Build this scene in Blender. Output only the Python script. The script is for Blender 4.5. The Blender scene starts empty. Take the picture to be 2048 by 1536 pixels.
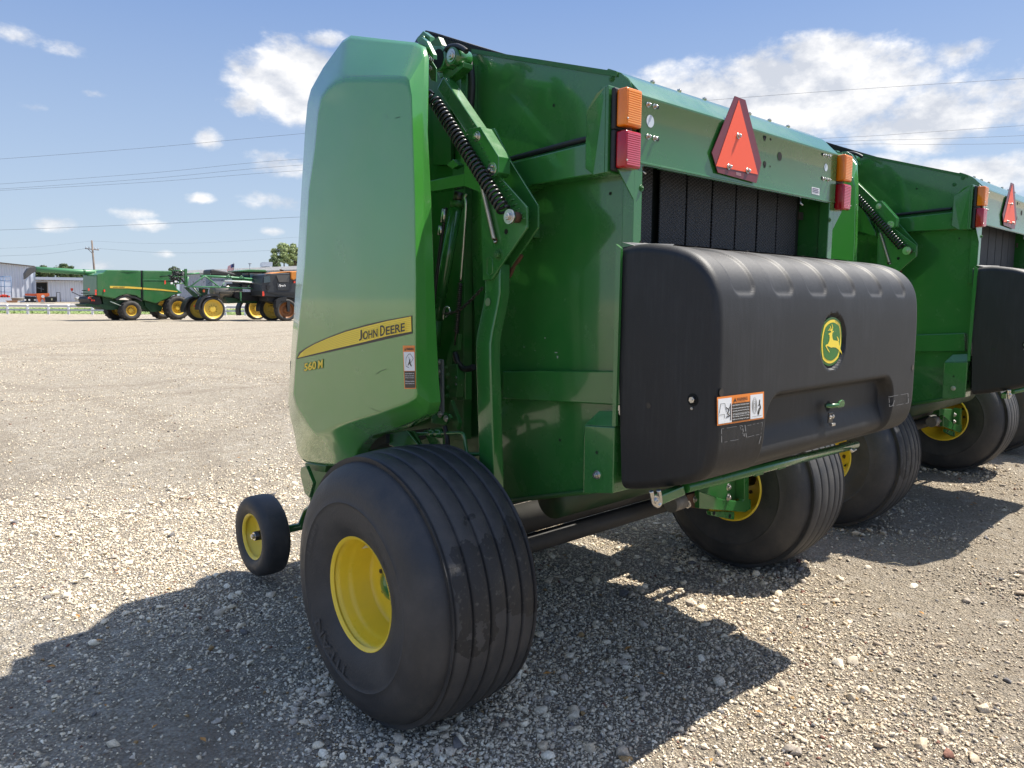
import bpy, bmesh, math, random
import numpy as np
from mathutils import Vector, Matrix
random.seed(7); RNG = np.random.default_rng(11)
S = bpy.context.scene
COL = S.collection
rad = math.radians

# ------------------------------------------------------------------ camera
FPX, YAW, PITCH, ROLL = 1500.0, 0.7427, 0.1112, 0.0061
CAMP = np.array([-1.4318, -2.4031, 1.6197])
def _basis():
    f = np.array([math.sin(YAW)*math.cos(PITCH), math.cos(YAW)*math.cos(PITCH), -math.sin(PITCH)])
    r = np.array([math.cos(YAW), -math.sin(YAW), 0.0])
    u = np.cross(r, f)
    return (math.cos(ROLL)*r+math.sin(ROLL)*u, -math.sin(ROLL)*r+math.cos(ROLL)*u, f)
CR, CU, CF = _basis()
cam = bpy.data.cameras.new('camera'); cam_o = bpy.data.objects.new('camera', cam); COL.objects.link(cam_o)
M = Matrix.Identity(4)
for i in range(3):
    M[i][0] = CR[i]; M[i][1] = CU[i]; M[i][2] = -CF[i]; M[i][3] = CAMP[i]
cam_o.matrix_world = M
cam.sensor_width = 36.0; cam.lens = FPX/2048*36.0
cam.clip_start = 0.05; cam.clip_end = 6000
S.camera = cam_o
S.render.resolution_x = 1024; S.render.resolution_y = 768

def ray(x, y):
    return CF + ((x-1024.0)/FPX)*CR - ((y-768.0)/FPX)*CU
def on(x, y, ax, v):            # measured point of the photograph placed on the plane  axis = v
    d = ray(x, y); t = (v-CAMP[ax])/d[ax]
    p = CAMP + t*d
    return Vector(p)
def far(x, y, depth):           # a distant point at a given depth from the camera
    return Vector(CAMP + depth*ray(x, y))

# ------------------------------------------------------------------ light
SUN = Vector((0.55, -0.19, 1.0)).normalized()
EL = math.asin(SUN.z); AZ = math.atan2(SUN.x, SUN.y)
sl = bpy.data.lights.new('sun', 'SUN'); so = bpy.data.objects.new('sun', sl); COL.objects.link(so)
sl.energy = 5.0; sl.angle = rad(0.53); sl.color = (1.0, 0.945, 0.85)
so.rotation_euler = (-SUN).to_track_quat('-Z', 'Y').to_euler()
S.view_settings.view_transform = 'Standard'; S.view_settings.look = 'None'
S.view_settings.exposure = 0.93; S.view_settings.gamma = 1.0
try: S.view_settings.use_curve_mapping = False
except Exception: pass
S.cycles.use_denoising = True
S.cycles.max_bounces = 6; S.cycles.transparent_max_bounces = 6

W = bpy.data.worlds.new('World'); S.world = W; W.use_nodes = True
def build_world():
    nt = W.node_tree; nt.nodes.clear(); N = nt.nodes.new; L = nt.links.new
    out = N('ShaderNodeOutputWorld'); bg = N('ShaderNodeBackground'); bg.inputs[1].default_value = 0.15
    sky = N('ShaderNodeTexSky'); sky.sky_type = 'NISHITA'; sky.sun_disc = False
    sky.sun_elevation = EL; sky.sun_rotation = AZ; sky.air_density = 1.0; sky.dust_density = 1.2; sky.ozone_density = 1.0
    tc = N('ShaderNodeTexCoord'); sep = N('ShaderNodeSeparateXYZ'); L(tc.outputs['Generated'], sep.inputs[0])
    def m(op, a, b=None, c=None, clamp=False):
        n = N('ShaderNodeMath'); n.operation = op; n.use_clamp = clamp
        for i, v in enumerate((a, b, c)):
            if v is None: continue
            if isinstance(v, (int, float)): n.inputs[i].default_value = v
            else: L(v, n.inputs[i])
        return n.outputs[0]
    az = m('ARCTAN2', sep.outputs[0], sep.outputs[1]); el = m('ARCSINE', sep.outputs[2])
    def noise(scale, detail, rough, off):
        mp = N('ShaderNodeMapping'); mp.inputs['Location'].default_value = off; mp.inputs['Scale'].default_value = (1, 1, 1.7)
        L(tc.outputs['Generated'], mp.inputs[0])
        n = N('ShaderNodeTexNoise'); n.inputs['Scale'].default_value = scale; n.inputs['Detail'].default_value = detail
        n.inputs['Roughness'].default_value = rough; L(mp.outputs[0], n.inputs['Vector']); return n.outputs[0]
    n1 = noise(9.0, 9, 0.60, (0.3, 0.1, 0.0)); n2 = noise(9.0, 9, 0.60, (0.3-0.012, 0.1+0.004, -0.03)); n3 = noise(24, 8, .62, (4, 2, 1))
    # clouds: (px, py, half width px, half height px, weight)
    blobs = [(1600,190,330,130,1.25),(1640,120,140,80,1.1),(1400,190,190,85,1.05),(1850,235,300,90,.85),(1985,200,200,80,.62),(1920,108,80,36,.55),
             (590,165,150,100,1.15),(500,200,60,36,.7),(650,80,60,26,.62),(420,279,36,28,.72),(560,328,90,36,.62),(560,402,80,26,.52),
             (35,70,80,26,.45),(125,95,60,24,.48),(270,425,60,18,.5),(295,452,60,18,.50),(105,450,60,18,.48),(540,462,30,12,.5),
             (185,187,30,10,.3),(60,212,45,12,.28),(400,398,30,12,.35),(1960,350,300,50,.85),(1760,330,90,34,.7),(180,530,50,14,.4),(325,508,28,10,.4)]
    mx = None
    for (px, py, w, h, wt) in blobs:
        d = ray(px, py); d = d/np.linalg.norm(d)
        a0 = math.atan2(d[0], d[1]); e0 = math.asin(d[2])
        d2 = ray(px+w, py); d2 /= np.linalg.norm(d2); ra = abs(math.atan2(d2[0], d2[1])-a0)
        d3 = ray(px, py-h); d3 /= np.linalg.norm(d3); re = abs(math.asin(d3[2])-e0)
        x = m('MULTIPLY', m('SUBTRACT', az, a0), 1/ra); y = m('MULTIPLY', m('SUBTRACT', el, e0), 1/re)
        q = m('SQRT', m('ADD', m('MULTIPLY', x, x), m('MULTIPLY', y, y)))
        v = m('MULTIPLY', m('SUBTRACT', 1.0, m('POWER', q, 1.6)), wt*1.25)
        mx = v if mx is None else m('MAXIMUM', mx, v)
    # scattered fair-weather cumulus over the rest of the dome (seen only in reflections)
    n4 = noise(3.2, 4, .5, (7, 3, 2))
    back = m('MULTIPLY', m('SUBTRACT', n4, 0.56), 2.2)
    dot = m('ADD', m('MULTIPLY', sep.outputs[0], float(CF[0])), m('MULTIPLY', sep.outputs[1], float(CF[1])))
    behind = m('LESS_THAN', dot, 0.45)
    mx = m('MAXIMUM', mx, m('SUBTRACT', m('MULTIPLY', back, behind), m('MULTIPLY', m('SUBTRACT', 1.0, behind), 1.0)))
    dens = m('ADD', mx, m('MULTIPLY', m('SUBTRACT', n1, 0.5), 1.7))
    dens = m('ADD', dens, m('MULTIPLY', m('SUBTRACT', n3, 0.5), 1.7))
    mr = N('ShaderNodeMapRange'); mr.interpolation_type = 'SMOOTHSTEP'; L(dens, mr.inputs[0])
    mr.inputs[1].default_value = 0.08; mr.inputs[2].default_value = 0.90
    mr.inputs[3].default_value = 0.0; mr.inputs[4].default_value = 0.93
    pos = m('GREATER_THAN', el, 0.0)
    fac = m('MULTIPLY', mr.outputs[0], pos)
    sh = N('ShaderNodeMapRange'); L(m('SUBTRACT', n1, n2), sh.inputs[0]); sh.inputs[1].default_value = -0.10; sh.inputs[2].default_value = 0.10
    cr = N('ShaderNodeMix'); cr.data_type = 'RGBA'; L(sh.outputs[0], cr.inputs['Factor'])
    cr.inputs['A'].default_value = (2.4, 2.52, 2.78, 1); cr.inputs['B'].default_value = (3.95, 3.9, 3.85, 1)
    # summer haze: the blue is thinned towards the horizon
    def rngv(v, a, b, c, d):
        n = N('ShaderNodeMapRange'); L(v, n.inputs[0])
        for i, q in enumerate((a, b, c, d)): n.inputs[i+1].default_value = q
        return n.outputs[0]
    def mixc(f, A, B):
        n = N('ShaderNodeMix'); n.data_type = 'RGBA'; L(f, n.inputs['Factor'])
        for k, q in (('A', A), ('B', B)):
            if isinstance(q, tuple): n.inputs[k].default_value = (*q, 1)
            else: L(q, n.inputs[k])
        return n.outputs['Result']
    low = mixc(rngv(el, 0.0, 0.40, 0, 1), (1.88, 2.28, 2.72), (0.60, 1.06, 2.20))
    hm_out = mixc(rngv(el, 0.40, 0.95, 0.88, 0.30), sky.outputs[0], low)
    mix = N('ShaderNodeMix'); mix.data_type = 'RGBA'; L(fac, mix.inputs['Factor']); L(hm_out, mix.inputs['A']); L(cr.outputs['Result'], mix.inputs['B'])
    L(mix.outputs['Result'], bg.inputs[0]); L(bg.outputs[0], out.inputs[0])
build_world()

# ------------------------------------------------------------------ materials
MATS = {}
def mat(name, base, rough=0.5, metal=0.0, coat=0.0, dust=0.0, dustcol=(0.30, 0.26, 0.20), dscale=6.0, bump=0.0, bscale=60.0,
        rvar=0.0, spec=0.5, wave=0.0, var=0.0, emit=None, trans=0.0):
    if name in MATS: return MATS[name]
    m = bpy.data.materials.new(name); m.use_nodes = True; nt = m.node_tree; N = nt.nodes.new; L = nt.links.new
    b = nt.nodes['Principled BSDF']
    b.inputs['Base Color'].default_value = (*base, 1); b.inputs['Roughness'].default_value = rough; b.inputs['Metallic'].default_value = metal
    b.inputs['Specular IOR Level'].default_value = spec
    if coat: b.inputs['Coat Weight'].default_value = coat; b.inputs['Coat Roughness'].default_value = 0.06
    if trans: b.inputs['Transmission Weight'].default_value = trans
    if emit and False: b.inputs['Emission Color'].default_value = (*emit, 1); b.inputs['Emission Strength'].default_value = 0.25
    tc = N('ShaderNodeTexCoord')
    col = None
    if dust or var:
        n = N('ShaderNodeTexNoise'); n.inputs['Scale'].default_value = dscale; n.inputs['Detail'].default_value = 8; n.inputs['Roughness'].default_value = 0.65
        L(tc.outputs['Object'], n.inputs['Vector'])
        r = N('ShaderNodeMapRange'); L(n.outputs[0], r.inputs[0]); r.inputs[1].default_value = 0.42; r.inputs[2].default_value = 0.78
        r.inputs[3].default_value = 0.0; r.inputs[4].default_value = dust or var
        mx = N('ShaderNodeMix'); mx.data_type = 'RGBA'; L(r.outputs[0], mx.inputs['Factor']); mx.inputs['A'].default_value = (*base, 1)
        mx.inputs['B'].default_value = (*(dustcol if dust else tuple(min(1, c*1.7) for c in base)), 1)
        L(mx.outputs['Result'], b.inputs['Base Color'])
        if rvar:
            r2 = N('ShaderNodeMapRange'); L(n.outputs[0], r2.inputs[0]); r2.inputs[1].default_value = 0.3; r2.inputs[2].default_value = 0.75
            r2.inputs[3].default_value = max(0.02, rough-rvar*0.4); r2.inputs[4].default_value = min(1, rough+rvar)
            L(r2.outputs[0], b.inputs['Roughness'])
    nrm = None
    if wave:
        n = N('ShaderNodeTexNoise'); n.inputs['Scale'].default_value = 2.2; n.inputs['Detail'].default_value = 1.5
        L(tc.outputs['Object'], n.inputs['Vector'])
        bp = N('ShaderNodeBump'); bp.inputs['Strength'].default_value = wave; bp.inputs['Distance'].default_value = 0.05
        L(n.outputs[0], bp.inputs['Height']); nrm = bp.outputs[0]
    if bump:
        n = N('ShaderNodeTexNoise'); n.inputs['Scale'].default_value = bscale; n.inputs['Detail'].default_value = 4
        L(tc.outputs['Object'], n.inputs['Vector'])
        bp = N('ShaderNodeBump'); bp.inputs['Strength'].default_value = bump; bp.inputs['Distance'].default_value = 0.004
        L(n.outputs[0], bp.inputs['Height'])
        if nrm: L(nrm, bp.inputs['Normal'])
        nrm = bp.outputs[0]
    if nrm: L(nrm, b.inputs['Normal'])
    MATS[name] = m
    return m

GREEN = mat('green_paint', (0.027, 0.152, 0.030), 0.22, coat=0.9, dust=0.10, dustcol=(0.20, 0.21, 0.13), dscale=3.5, rvar=0.16, wave=0.10, bump=0.03, bscale=260)
GREENS = mat('green_shield_paint', (0.050, 0.25, 0.036), 0.20, coat=1.0, spec=0.8, dust=0.12, dustcol=(0.22, 0.25, 0.15), dscale=2.5, rvar=0.12, wave=0.34)
GREEND = mat('dusty_green_paint', (0.020, 0.125, 0.022), 0.38, dust=0.35, dustcol=(0.14, 0.13, 0.085), dscale=9, rvar=0.2)
YELLOW = mat('yellow_paint', (0.86, 0.63, 0.04), 0.30, coat=0.2, dust=0.18, dustcol=(0.42, 0.30, 0.06), dscale=5, rvar=0.15)
RUBBER = mat('tyre_rubber', (0.030, 0.031, 0.034), 0.56, dust=0.65, dustcol=(0.095, 0.088, 0.080), dscale=7, bump=0.35, bscale=110, rvar=0.2)
def _muddy():
    m = RUBBER.copy(); m.name = 'tyre_rubber_muddy'; nt = m.node_tree; N = nt.nodes.new; L = nt.links.new; b = nt.nodes['Principled BSDF']
    src = b.inputs['Base Color'].links[0].from_socket
    tc = N('ShaderNodeTexCoord'); sp = N('ShaderNodeSeparateXYZ'); L(tc.outputs['Object'], sp.inputs[0])
    n = N('ShaderNodeTexNoise'); n.inputs['Scale'].default_value = 9; n.inputs['Detail'].default_value = 8; L(tc.outputs['Object'], n.inputs['Vector'])
    def mm(op, *v):
        q = N('ShaderNodeMath'); q.operation = op
        for i, a in enumerate(v):
            if isinstance(a, (int, float)): q.inputs[i].default_value = a
            else: L(a, q.inputs[i])
        return q.outputs[0]
    wob = mm('MULTIPLY', mm('SUBTRACT', n.outputs[0], .5), .55)
    dz = mm('ABSOLUTE', mm('SUBTRACT', mm('ADD', sp.outputs[2], wob), .63)); inz = mm('LESS_THAN', dz, .15)
    iny = mm('LESS_THAN', mm('ADD', sp.outputs[1], mm('MULTIPLY', wob, .4)), -.36); inx = mm('GREATER_THAN', mm('ADD', sp.outputs[0], mm('MULTIPLY', wob, .25)), .07)
    mask = mm('MULTIPLY', mm('MULTIPLY', inz, iny), inx)
    v = N('ShaderNodeTexNoise'); v.inputs['Scale'].default_value = 60; v.inputs['Detail'].default_value = 6; L(tc.outputs['Object'], v.inputs['Vector'])
    r = N('ShaderNodeMapRange'); L(v.outputs[0], r.inputs[0]); r.inputs[1].default_value = .58; r.inputs[2].default_value = .75
    mx = N('ShaderNodeMix'); mx.data_type = 'RGBA'; L(r.outputs[0], mx.inputs['Factor']); mx.inputs['A'].default_value = (.011, .011, .012, 1); mx.inputs['B'].default_value = (.07, .065, .056, 1)
    fx = N('ShaderNodeMix'); fx.data_type = 'RGBA'; L(mm('MULTIPLY', mask, .85), fx.inputs['Factor']); L(src, fx.inputs['A']); L(mx.outputs['Result'], fx.inputs['B']); L(fx.outputs['Result'], b.inputs['Base Color'])
    return m
RUBBERM = _muddy()
BLACKP = mat('black_plastic', (0.012, 0.012, 0.014), 0.5, dust=0.3, dustcol=(0.03, 0.03, 0.03))
BLACKM = mat('black_metal', (0.012, 0.012, 0.013), 0.30, coat=0.2)
STEEL = mat('zinc_steel', (0.62, 0.60, 0.56), 0.28, metal=1.0, dust=0.35, dustcol=(0.30, 0.27, 0.22), dscale=40)
DARKST = mat('dark_steel', (0.10, 0.09, 0.08), 0.45, metal=0.8, dust=0.5, dustcol=(0.10, 0.065, 0.04), dscale=25)
RUST = mat('rusty_steel', (0.10, 0.045, 0.022), 0.8, dust=0.7, dustcol=(0.03, 0.025, 0.02), dscale=30)
DECALY = mat('decal_yellow', (0.90, 0.68, 0.05), 0.35)
DECALY2 = mat('decal_gold', (0.70, 0.50, 0.03), 0.35)
DECALK = mat('decal_black', (0.02, 0.018, 0.015), 0.35)
DECALW = mat('decal_white', (0.75, 0.76, 0.76), 0.4)
DECALO = mat('decal_orange', (0.80, 0.23, 0.03), 0.4)
DECALG = mat('decal_green', (0.015, 0.16, 0.02), 0.25)
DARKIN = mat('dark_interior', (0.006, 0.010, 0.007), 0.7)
HOLE = mat('hole_dark', (0.004, 0.005, 0.004), 0.9)

# ------------------------------------------------------------------ mesh helpers
def link(name, me, m, parent=None):
    o = bpy.data.objects.new(name, me); COL.objects.link(o)
    if m is not None and not me.materials:
        for q in (m if isinstance(m, (list, tuple)) else [m]): me.materials.append(q)
    if parent is not None: o.parent = parent
    return o
def tag(o, label=None, cat=None, group=None, kind=None):
    if label: o['label'] = label
    if cat: o['category'] = cat
    if group: o['group'] = group
    if kind: o['kind'] = kind
    return o
def empty(name, loc=(0, 0, 0), rz=0.0, parent=None):
    o = bpy.data.objects.new(name, None); COL.objects.link(o); o.location = loc; o.rotation_euler = (0, 0, rz)
    o.empty_display_size = 0.2
    if parent is not None: o.parent = parent
    return o
class MB:
    def __init__(s): s.bm = bmesh.new(); s.mi = 0; s.smooth = False
    def face(s, vs):
        try:
            f = s.bm.faces.new(vs); f.material_index = s.mi; f.smooth = s.smooth; return f
        except ValueError: return None
    def poly(s, pts):
        return s.face([s.bm.verts.new(Vector(p)) for p in pts])
    def prism(s, pts, off):                      # polygon extruded by a vector
        off = Vector(off); a = [s.bm.verts.new(Vector(p)) for p in pts]; b = [s.bm.verts.new(Vector(p)+off) for p in pts]
        s.face(a); s.face(b[::-1]); n = len(a)
        for i in range(n): s.face([a[i], b[i], b[(i+1) % n], a[(i+1) % n]])
        return s
    def hexa(s, c):                              # 8 corners: 4 bottom, 4 top
        v = [s.bm.verts.new(Vector(p)) for p in c]
        for q in ((0, 3, 2, 1), (4, 5, 6, 7), (0, 1, 5, 4), (1, 2, 6, 5), (2, 3, 7, 6), (3, 0, 4, 7)): s.face([v[i] for i in q])
        return s
    def box(s, lo, hi, bev=0.0):
        x0, y0, z0 = lo; x1, y1, z1 = hi
        c = [(x0, y0, z0), (x1, y0, z0), (x1, y1, z0), (x0, y1, z0), (x0, y0, z1), (x1, y0, z1), (x1, y1, z1), (x0, y1, z1)]
        if not bev: return s.hexa(c)
        t = bmesh.new(); v = [t.verts.new(p) for p in c]
        for q in ((0, 3, 2, 1), (4, 5, 6, 7), (0, 1, 5, 4), (1, 2, 6, 5), (2, 3, 7, 6), (3, 0, 4, 7)): t.faces.new([v[i] for i in q])
        bmesh.ops.bevel(t, geom=t.edges[:], offset=bev, segments=2, affect='EDGES', profile=0.5)
        s.merge(t); return s
    def merge(s, t):
        mp = {v: s.bm.verts.new(v.co) for v in t.verts}
        for f in t.faces:
            g = s.face([mp[v] for v in f.verts])
        t.free()
    def tube(s, pts, r, seg=12, caps=True, close=False):
        pts = [Vector(p) for p in pts]; n = len(pts); rs = r if isinstance(r, (list, tuple)) else [r]*n
        rings = []; prev = None
        for i, p in enumerate(pts):
            a = pts[i-1] if i > 0 else (pts[-1] if close else None); b = pts[i+1] if i < n-1 else (pts[0] if close else None)
            d = ((b-p).normalized() if b is not None else Vector()) + ((p-a).normalized() if a is not None else Vector())
            d.normalize()
            if prev is None:
                u = d.orthogonal().normalized()
            else:
                u = (prev - d*prev.dot(d)).normalized()
            prev = u; w = d.cross(u)
            rings.append([s.bm.verts.new(p + (u*math.cos(2*math.pi*k/seg)+w*math.sin(2*math.pi*k/seg))*rs[i]) for k in range(seg)])
        old = s.smooth; s.smooth = True
        for i in range(n if close else n-1):
            A, B = rings[i], rings[(i+1) % n]
            for k in range(seg): s.face([A[k], A[(k+1) % seg], B[(k+1) % seg], B[k]])
        s.smooth = old
        if caps and not close: s.face(rings[0][::-1]); s.face(rings[-1])
        return s
    def cyl(s, a, b, r, seg=20, r2=None):
        return s.tube([a, b], [r, r if r2 is None else r2], seg)
    def lathe(s, prof, c, seg=72, smooth=True, squash=None):   # axis parallel to X through (y,z) = c
        rings = []
        for (x, r) in prof:
            rg = []
            for k in range(seg):
                t = 2*math.pi*k/seg; y = c[0]+r*math.cos(t); z = c[1]+r*math.sin(t)
                if squash is not None and z < squash: z = squash + (z-squash)*0.1
                rg.append(s.bm.verts.new((x, y, z)))
            rings.append(rg)
        old = s.smooth; s.smooth = smooth
        for i in range(len(rings)-1):
            A, B = rings[i], rings[i+1]
            for k in range(seg): s.face([A[k], A[(k+1) % seg], B[(k+1) % seg], B[k]])
        s.smooth = old
        return rings
    def disc(s, c, n, r, seg=20):
        n = Vector(n).normalized(); u = n.orthogonal().normalized(); w = n.cross(u); c = Vector(c)
        return s.face([s.bm.verts.new(c+(u*math.cos(2*math.pi*k/seg)+w*math.sin(2*math.pi*k/seg))*r) for k in range(seg)])
    def build(s, name, m, parent=None, bevel=0.0, seg=2, shade=None):
        bm = s.bm
        bmesh.ops.recalc_face_normals(bm, faces=bm.faces[:])
        if bevel:
            ed = [e for e in bm.edges if len(e.link_faces) == 2 and e.calc_face_angle(0) > 0.5]
            bmesh.ops.bevel(bm, geom=ed, offset=bevel, segments=seg, affect='EDGES', profile=0.5, clamp_overlap=True)
        me = bpy.data.meshes.new(name); bm.to_mesh(me); bm.free()
        return link(name, me, m, parent)
def smooth_by_angle(o, deg=35):
    me = o.data
    me.polygons.foreach_set('use_smooth', [True]*len(me.polygons))
    bm = bmesh.new(); bm.from_mesh(me)
    for e in bm.edges:
        if len(e.link_faces) == 2: e.smooth = e.calc_face_angle(0) < rad(deg)
    bm.to_mesh(me); bm.free()
    return o
def weighted(o):
    w = o.modifiers.new('weighted', 'WEIGHTED_NORMAL'); w.keep_sharp = True; w.weight = 80; return o
def spline(pts, n=8):
    P = [Vector(p) for p in pts]; out = []
    for i in range(len(P)-1):
        p0 = P[max(0, i-1)]; p1 = P[i]; p2 = P[i+1]; p3 = P[min(len(P)-1, i+2)]
        for k in range(n):
            t = k/n
            out.append(0.5*((2*p1)+(p2-p0)*t+(2*p0-5*p1+4*p2-p3)*t*t+(3*p1-p0-3*p2+p3)*t**3))
    out.append(P[-1]); return out
def text_mesh(body, offset=0.0, res=3):
    c = bpy.data.curves.new('tmp', 'FONT'); c.body = body; c.resolution_u = res; c.offset = offset
    o = bpy.data.objects.new('tmp', c); COL.objects.link(o); bpy.context.view_layer.update()
    me = o.to_mesh(); v = [Vector(x.co) for x in me.vertices]; f = [list(p.vertices) for p in me.polygons]; o.to_mesh_clear()
    bpy.data.objects.remove(o); bpy.data.curves.remove(c)
    xs = [p.x for p in v]; ys = [p.y for p in v]
    return v, f, (min(xs), max(xs), min(ys), max(ys))
def put_text(mb, body, fn, offset=0.0, ref=None):   # fn(u,v)->3D with u,v in 0..1 of the text's own box
    v, f, bb = text_mesh(body, offset)
    if ref: bb = text_mesh(ref[0], ref[1])[2]
    vs = [mb.bm.verts.new(fn((p.x-bb[0])/(bb[1]-bb[0]), (p.y-bb[2])/(bb[3]-bb[2]))) for p in v]
    for q in f: mb.face([vs[i] for i in q])
def quad_fn(tl, tr, br, bl, ax, val):               # unit square -> quad traced in the photograph -> plane
    def fn(u, v):
        x = (bl[0]*(1-u)+br[0]*u)*(1-v)+(tl[0]*(1-u)+tr[0]*u)*v
        y = (bl[1]*(1-u)+br[1]*u)*(1-v)+(tl[1]*(1-u)+tr[1]*u)*v
        return on(x, y, ax, val)
    return fn
def rect_on(mb, fn, u0, v0, u1, v1):
    mb.poly([fn(u0, v0), fn(u1, v0), fn(u1, v1), fn(u0, v1)])
def bolt(parent, p, n, r=0.009, h=0.007, washer=True, m=None, name='bolt'):
    mb = MB(); p = Vector(p); n = Vector(n).normalized()
    if washer: mb.cyl(p-n*0.001, p+n*0.0022, r*1.5, 16)
    mb.cyl(p, p+n*h, r, 6); mb.cyl(p+n*h*0.9, p+n*(h+0.003), r*0.45, 8)
    return mb.build(name, m or STEEL, parent, bevel=0.0008, seg=1)
def hole(parent, p, n, r, name='hole', m=None):
    mb = MB(); mb.disc(Vector(p)+Vector(n).normalized()*0.0015, n, r, 18); return mb.build(name, m or HOLE, parent)
def copy_tree(o, parent=None):
    c = o.copy(); COL.objects.link(c)
    if parent is not None: c.parent = parent
    for ch in o.children: copy_tree(ch, c)
    return c
# ------------------------------------------------------------------ the round baler
XC = 1.50                      # middle of the machine across
WHC = (0.0, 0.510)             # axle height
def mirx(p): return Vector((2*XC-p[0], p[1], p[2]))

def tyre_profile(w=0.50, R=0.531, x0=-0.012):
    half = []
    side = [(0.012, .212), (0.0, .232), (-.014, .262), (-.024, .300), (-.029, .340), (-.031, .352), (-.034, .356), (-.031, .361), (-.030, .385), (-.022, .420), (-.006, .452), (.016, .476), (.040, .490), (.060, .4965)]
    half += [(x0+x, r) for x, r in side]
    mid = x0+w/2
    crown = lambda x: R-0.42*(x-mid)**2
    gx = [.066, .136, .212]            # grooves on the outer half; the middle one sits at the centre
    for g in gx:
        g += x0
        half += [(g-.011, crown(g)-0.0003), (g-.007, crown(g)-.002), (g-.0045, crown(g)-.011), (g+.0045, crown(g)-.011), (g+.007, crown(g)-.002), (g+.011, crown(g)-.0003), (g+.030, crown(g+.03)+.0005)]
    half += [(mid, crown(mid))]
    full = half + [(2*mid-x, r) for x, r in half[:-1][::-1]]
    return full
def add_wheel(root, mirror=False):
    f = (lambda x: 2*1.525-x) if mirror else (lambda x: x)
    prof = [(f(x), r) for x, r in tyre_profile()]
    rim = [(0.004, .205), (-.004, .212), (-.006, .219), (0.0, .222), (.010, .217), (.014, .206), (.030, .199), (.055, .196), (.068, .190), (.080, .183), (.150, .180), (.158, .172), (.162, .150), (.165, .09), (.150, .075), (.150, .03), (.150, .002)]
    mb = MB(); mb.lathe([(f(x), r) for x, r in rim], WHC, 96)
    inner = [(.166, .150), (.170, .172), (.200, .180), (.40, .184), (.43, .200), (.465, .206), (.476, .222), (.482, .222), (.486, .212), (.476, .204), (.43, .193), (.40, .176), (.20, .172), (.176, .150), (.172, .05)]
    mb.lathe([(f(x), r) for x, r in inner], WHC, 96)
    wheel = mb.build('wheel', YELLOW, root); smooth_by_angle(wheel, 50)
    mb = MB(); mb.lathe(prof, WHC, 128, squash=-.012)
    ty = mb.build('tyre', RUBBER if mirror else RUBBERM, wheel); smooth_by_angle(ty, 55)
    # raised side-wall lettering
    if not mirror:
        def ring_text(body, a0, a1, r0, r1):
            lm = MB()
            def fn(u, v):
                r = r0+(r1-r0)*v; a = a0+(a1-a0)*u
                xs = [q for q in prof[:14]]
                x = np.interp(r, [q[1] for q in xs], [q[0] for q in xs])
                return Vector((x-0.007, WHC[0]+r*math.cos(a), WHC[1]+r*math.sin(a)))
            put_text(lm, body, fn, 0.0); lm.build('sidewall_lettering', mat('pale_lettering_rubber', (.060, .060, .063), .6), wheel)  # letters paler than the tyre so that they stand out
        # seen from outside (from -x) y runs to the left, so the angle grows clockwise in the picture
        ring_text('TITAN', rad(-84), rad(-34), .300, .342)
        ring_text('21.5L-16.1', rad(14), rad(40), .318, .340)
        ring_text('I-1  RIB  SERVICE', rad(128), rad(170), .265, .283)
        hb = MB(); hb.lathe([(.150, .062), (.13, .062), (.122, .055), (.112, .036), (.107, .016), (.106, .001)], WHC, 32)
        smooth_by_angle(hb.build('hub_cap', GREEN, wheel), 60)
        vb = MB(); vb.tube([Vector((.155, -.12, WHC[1]-.075)), Vector((.125, -.125, WHC[1]-.078))], .006, 8); vb.build('valve_stem', BLACKM, wheel)
        dm = MB()
        st = [(x, rad(t)) for x, t in ((.085, 44), (.135, 41), (.14, 52), (.12, 60), (.09, 58))]
        dm.poly([Vector((x, WHC[0]+.1785*math.cos(t), WHC[1]+.1785*math.sin(t))) for x, t in st]); dm.build('rim_sticker', DECALW, wheel)
    for k in range(8):
        a = 2*math.pi*k/8+.2
        bolt(wheel, (f(.166), WHC[0]+.105*math.cos(a), WHC[1]+.105*math.sin(a)), (1 if mirror else -1, 0, 0), .010, .012, True, DARKST, 'wheel_nut')
        if True: bolt(wheel, (f(.172), WHC[0]+.105*math.cos(a), WHC[1]+.105*math.sin(a)), (-1 if mirror else 1, 0, 0), .010, .012, True, DARKST, 'wheel_nut')
    return wheel

def coil(p0, p1, R, turns, r, seg=10, up=None, per=14):
    p0 = Vector(p0); p1 = Vector(p1); d = p1-p0; z = d.normalized(); u = z.orthogonal().normalized(); w = z.cross(u)
    n = int(turns*per)
    return [p0+d*(i/n)+(u*math.cos(2*math.pi*i/per)+w*math.sin(2*math.pi*i/per))*R for i in range(n+1)]

def P0(pts, x): return [on(a, b, 0, x) for a, b in pts]

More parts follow.
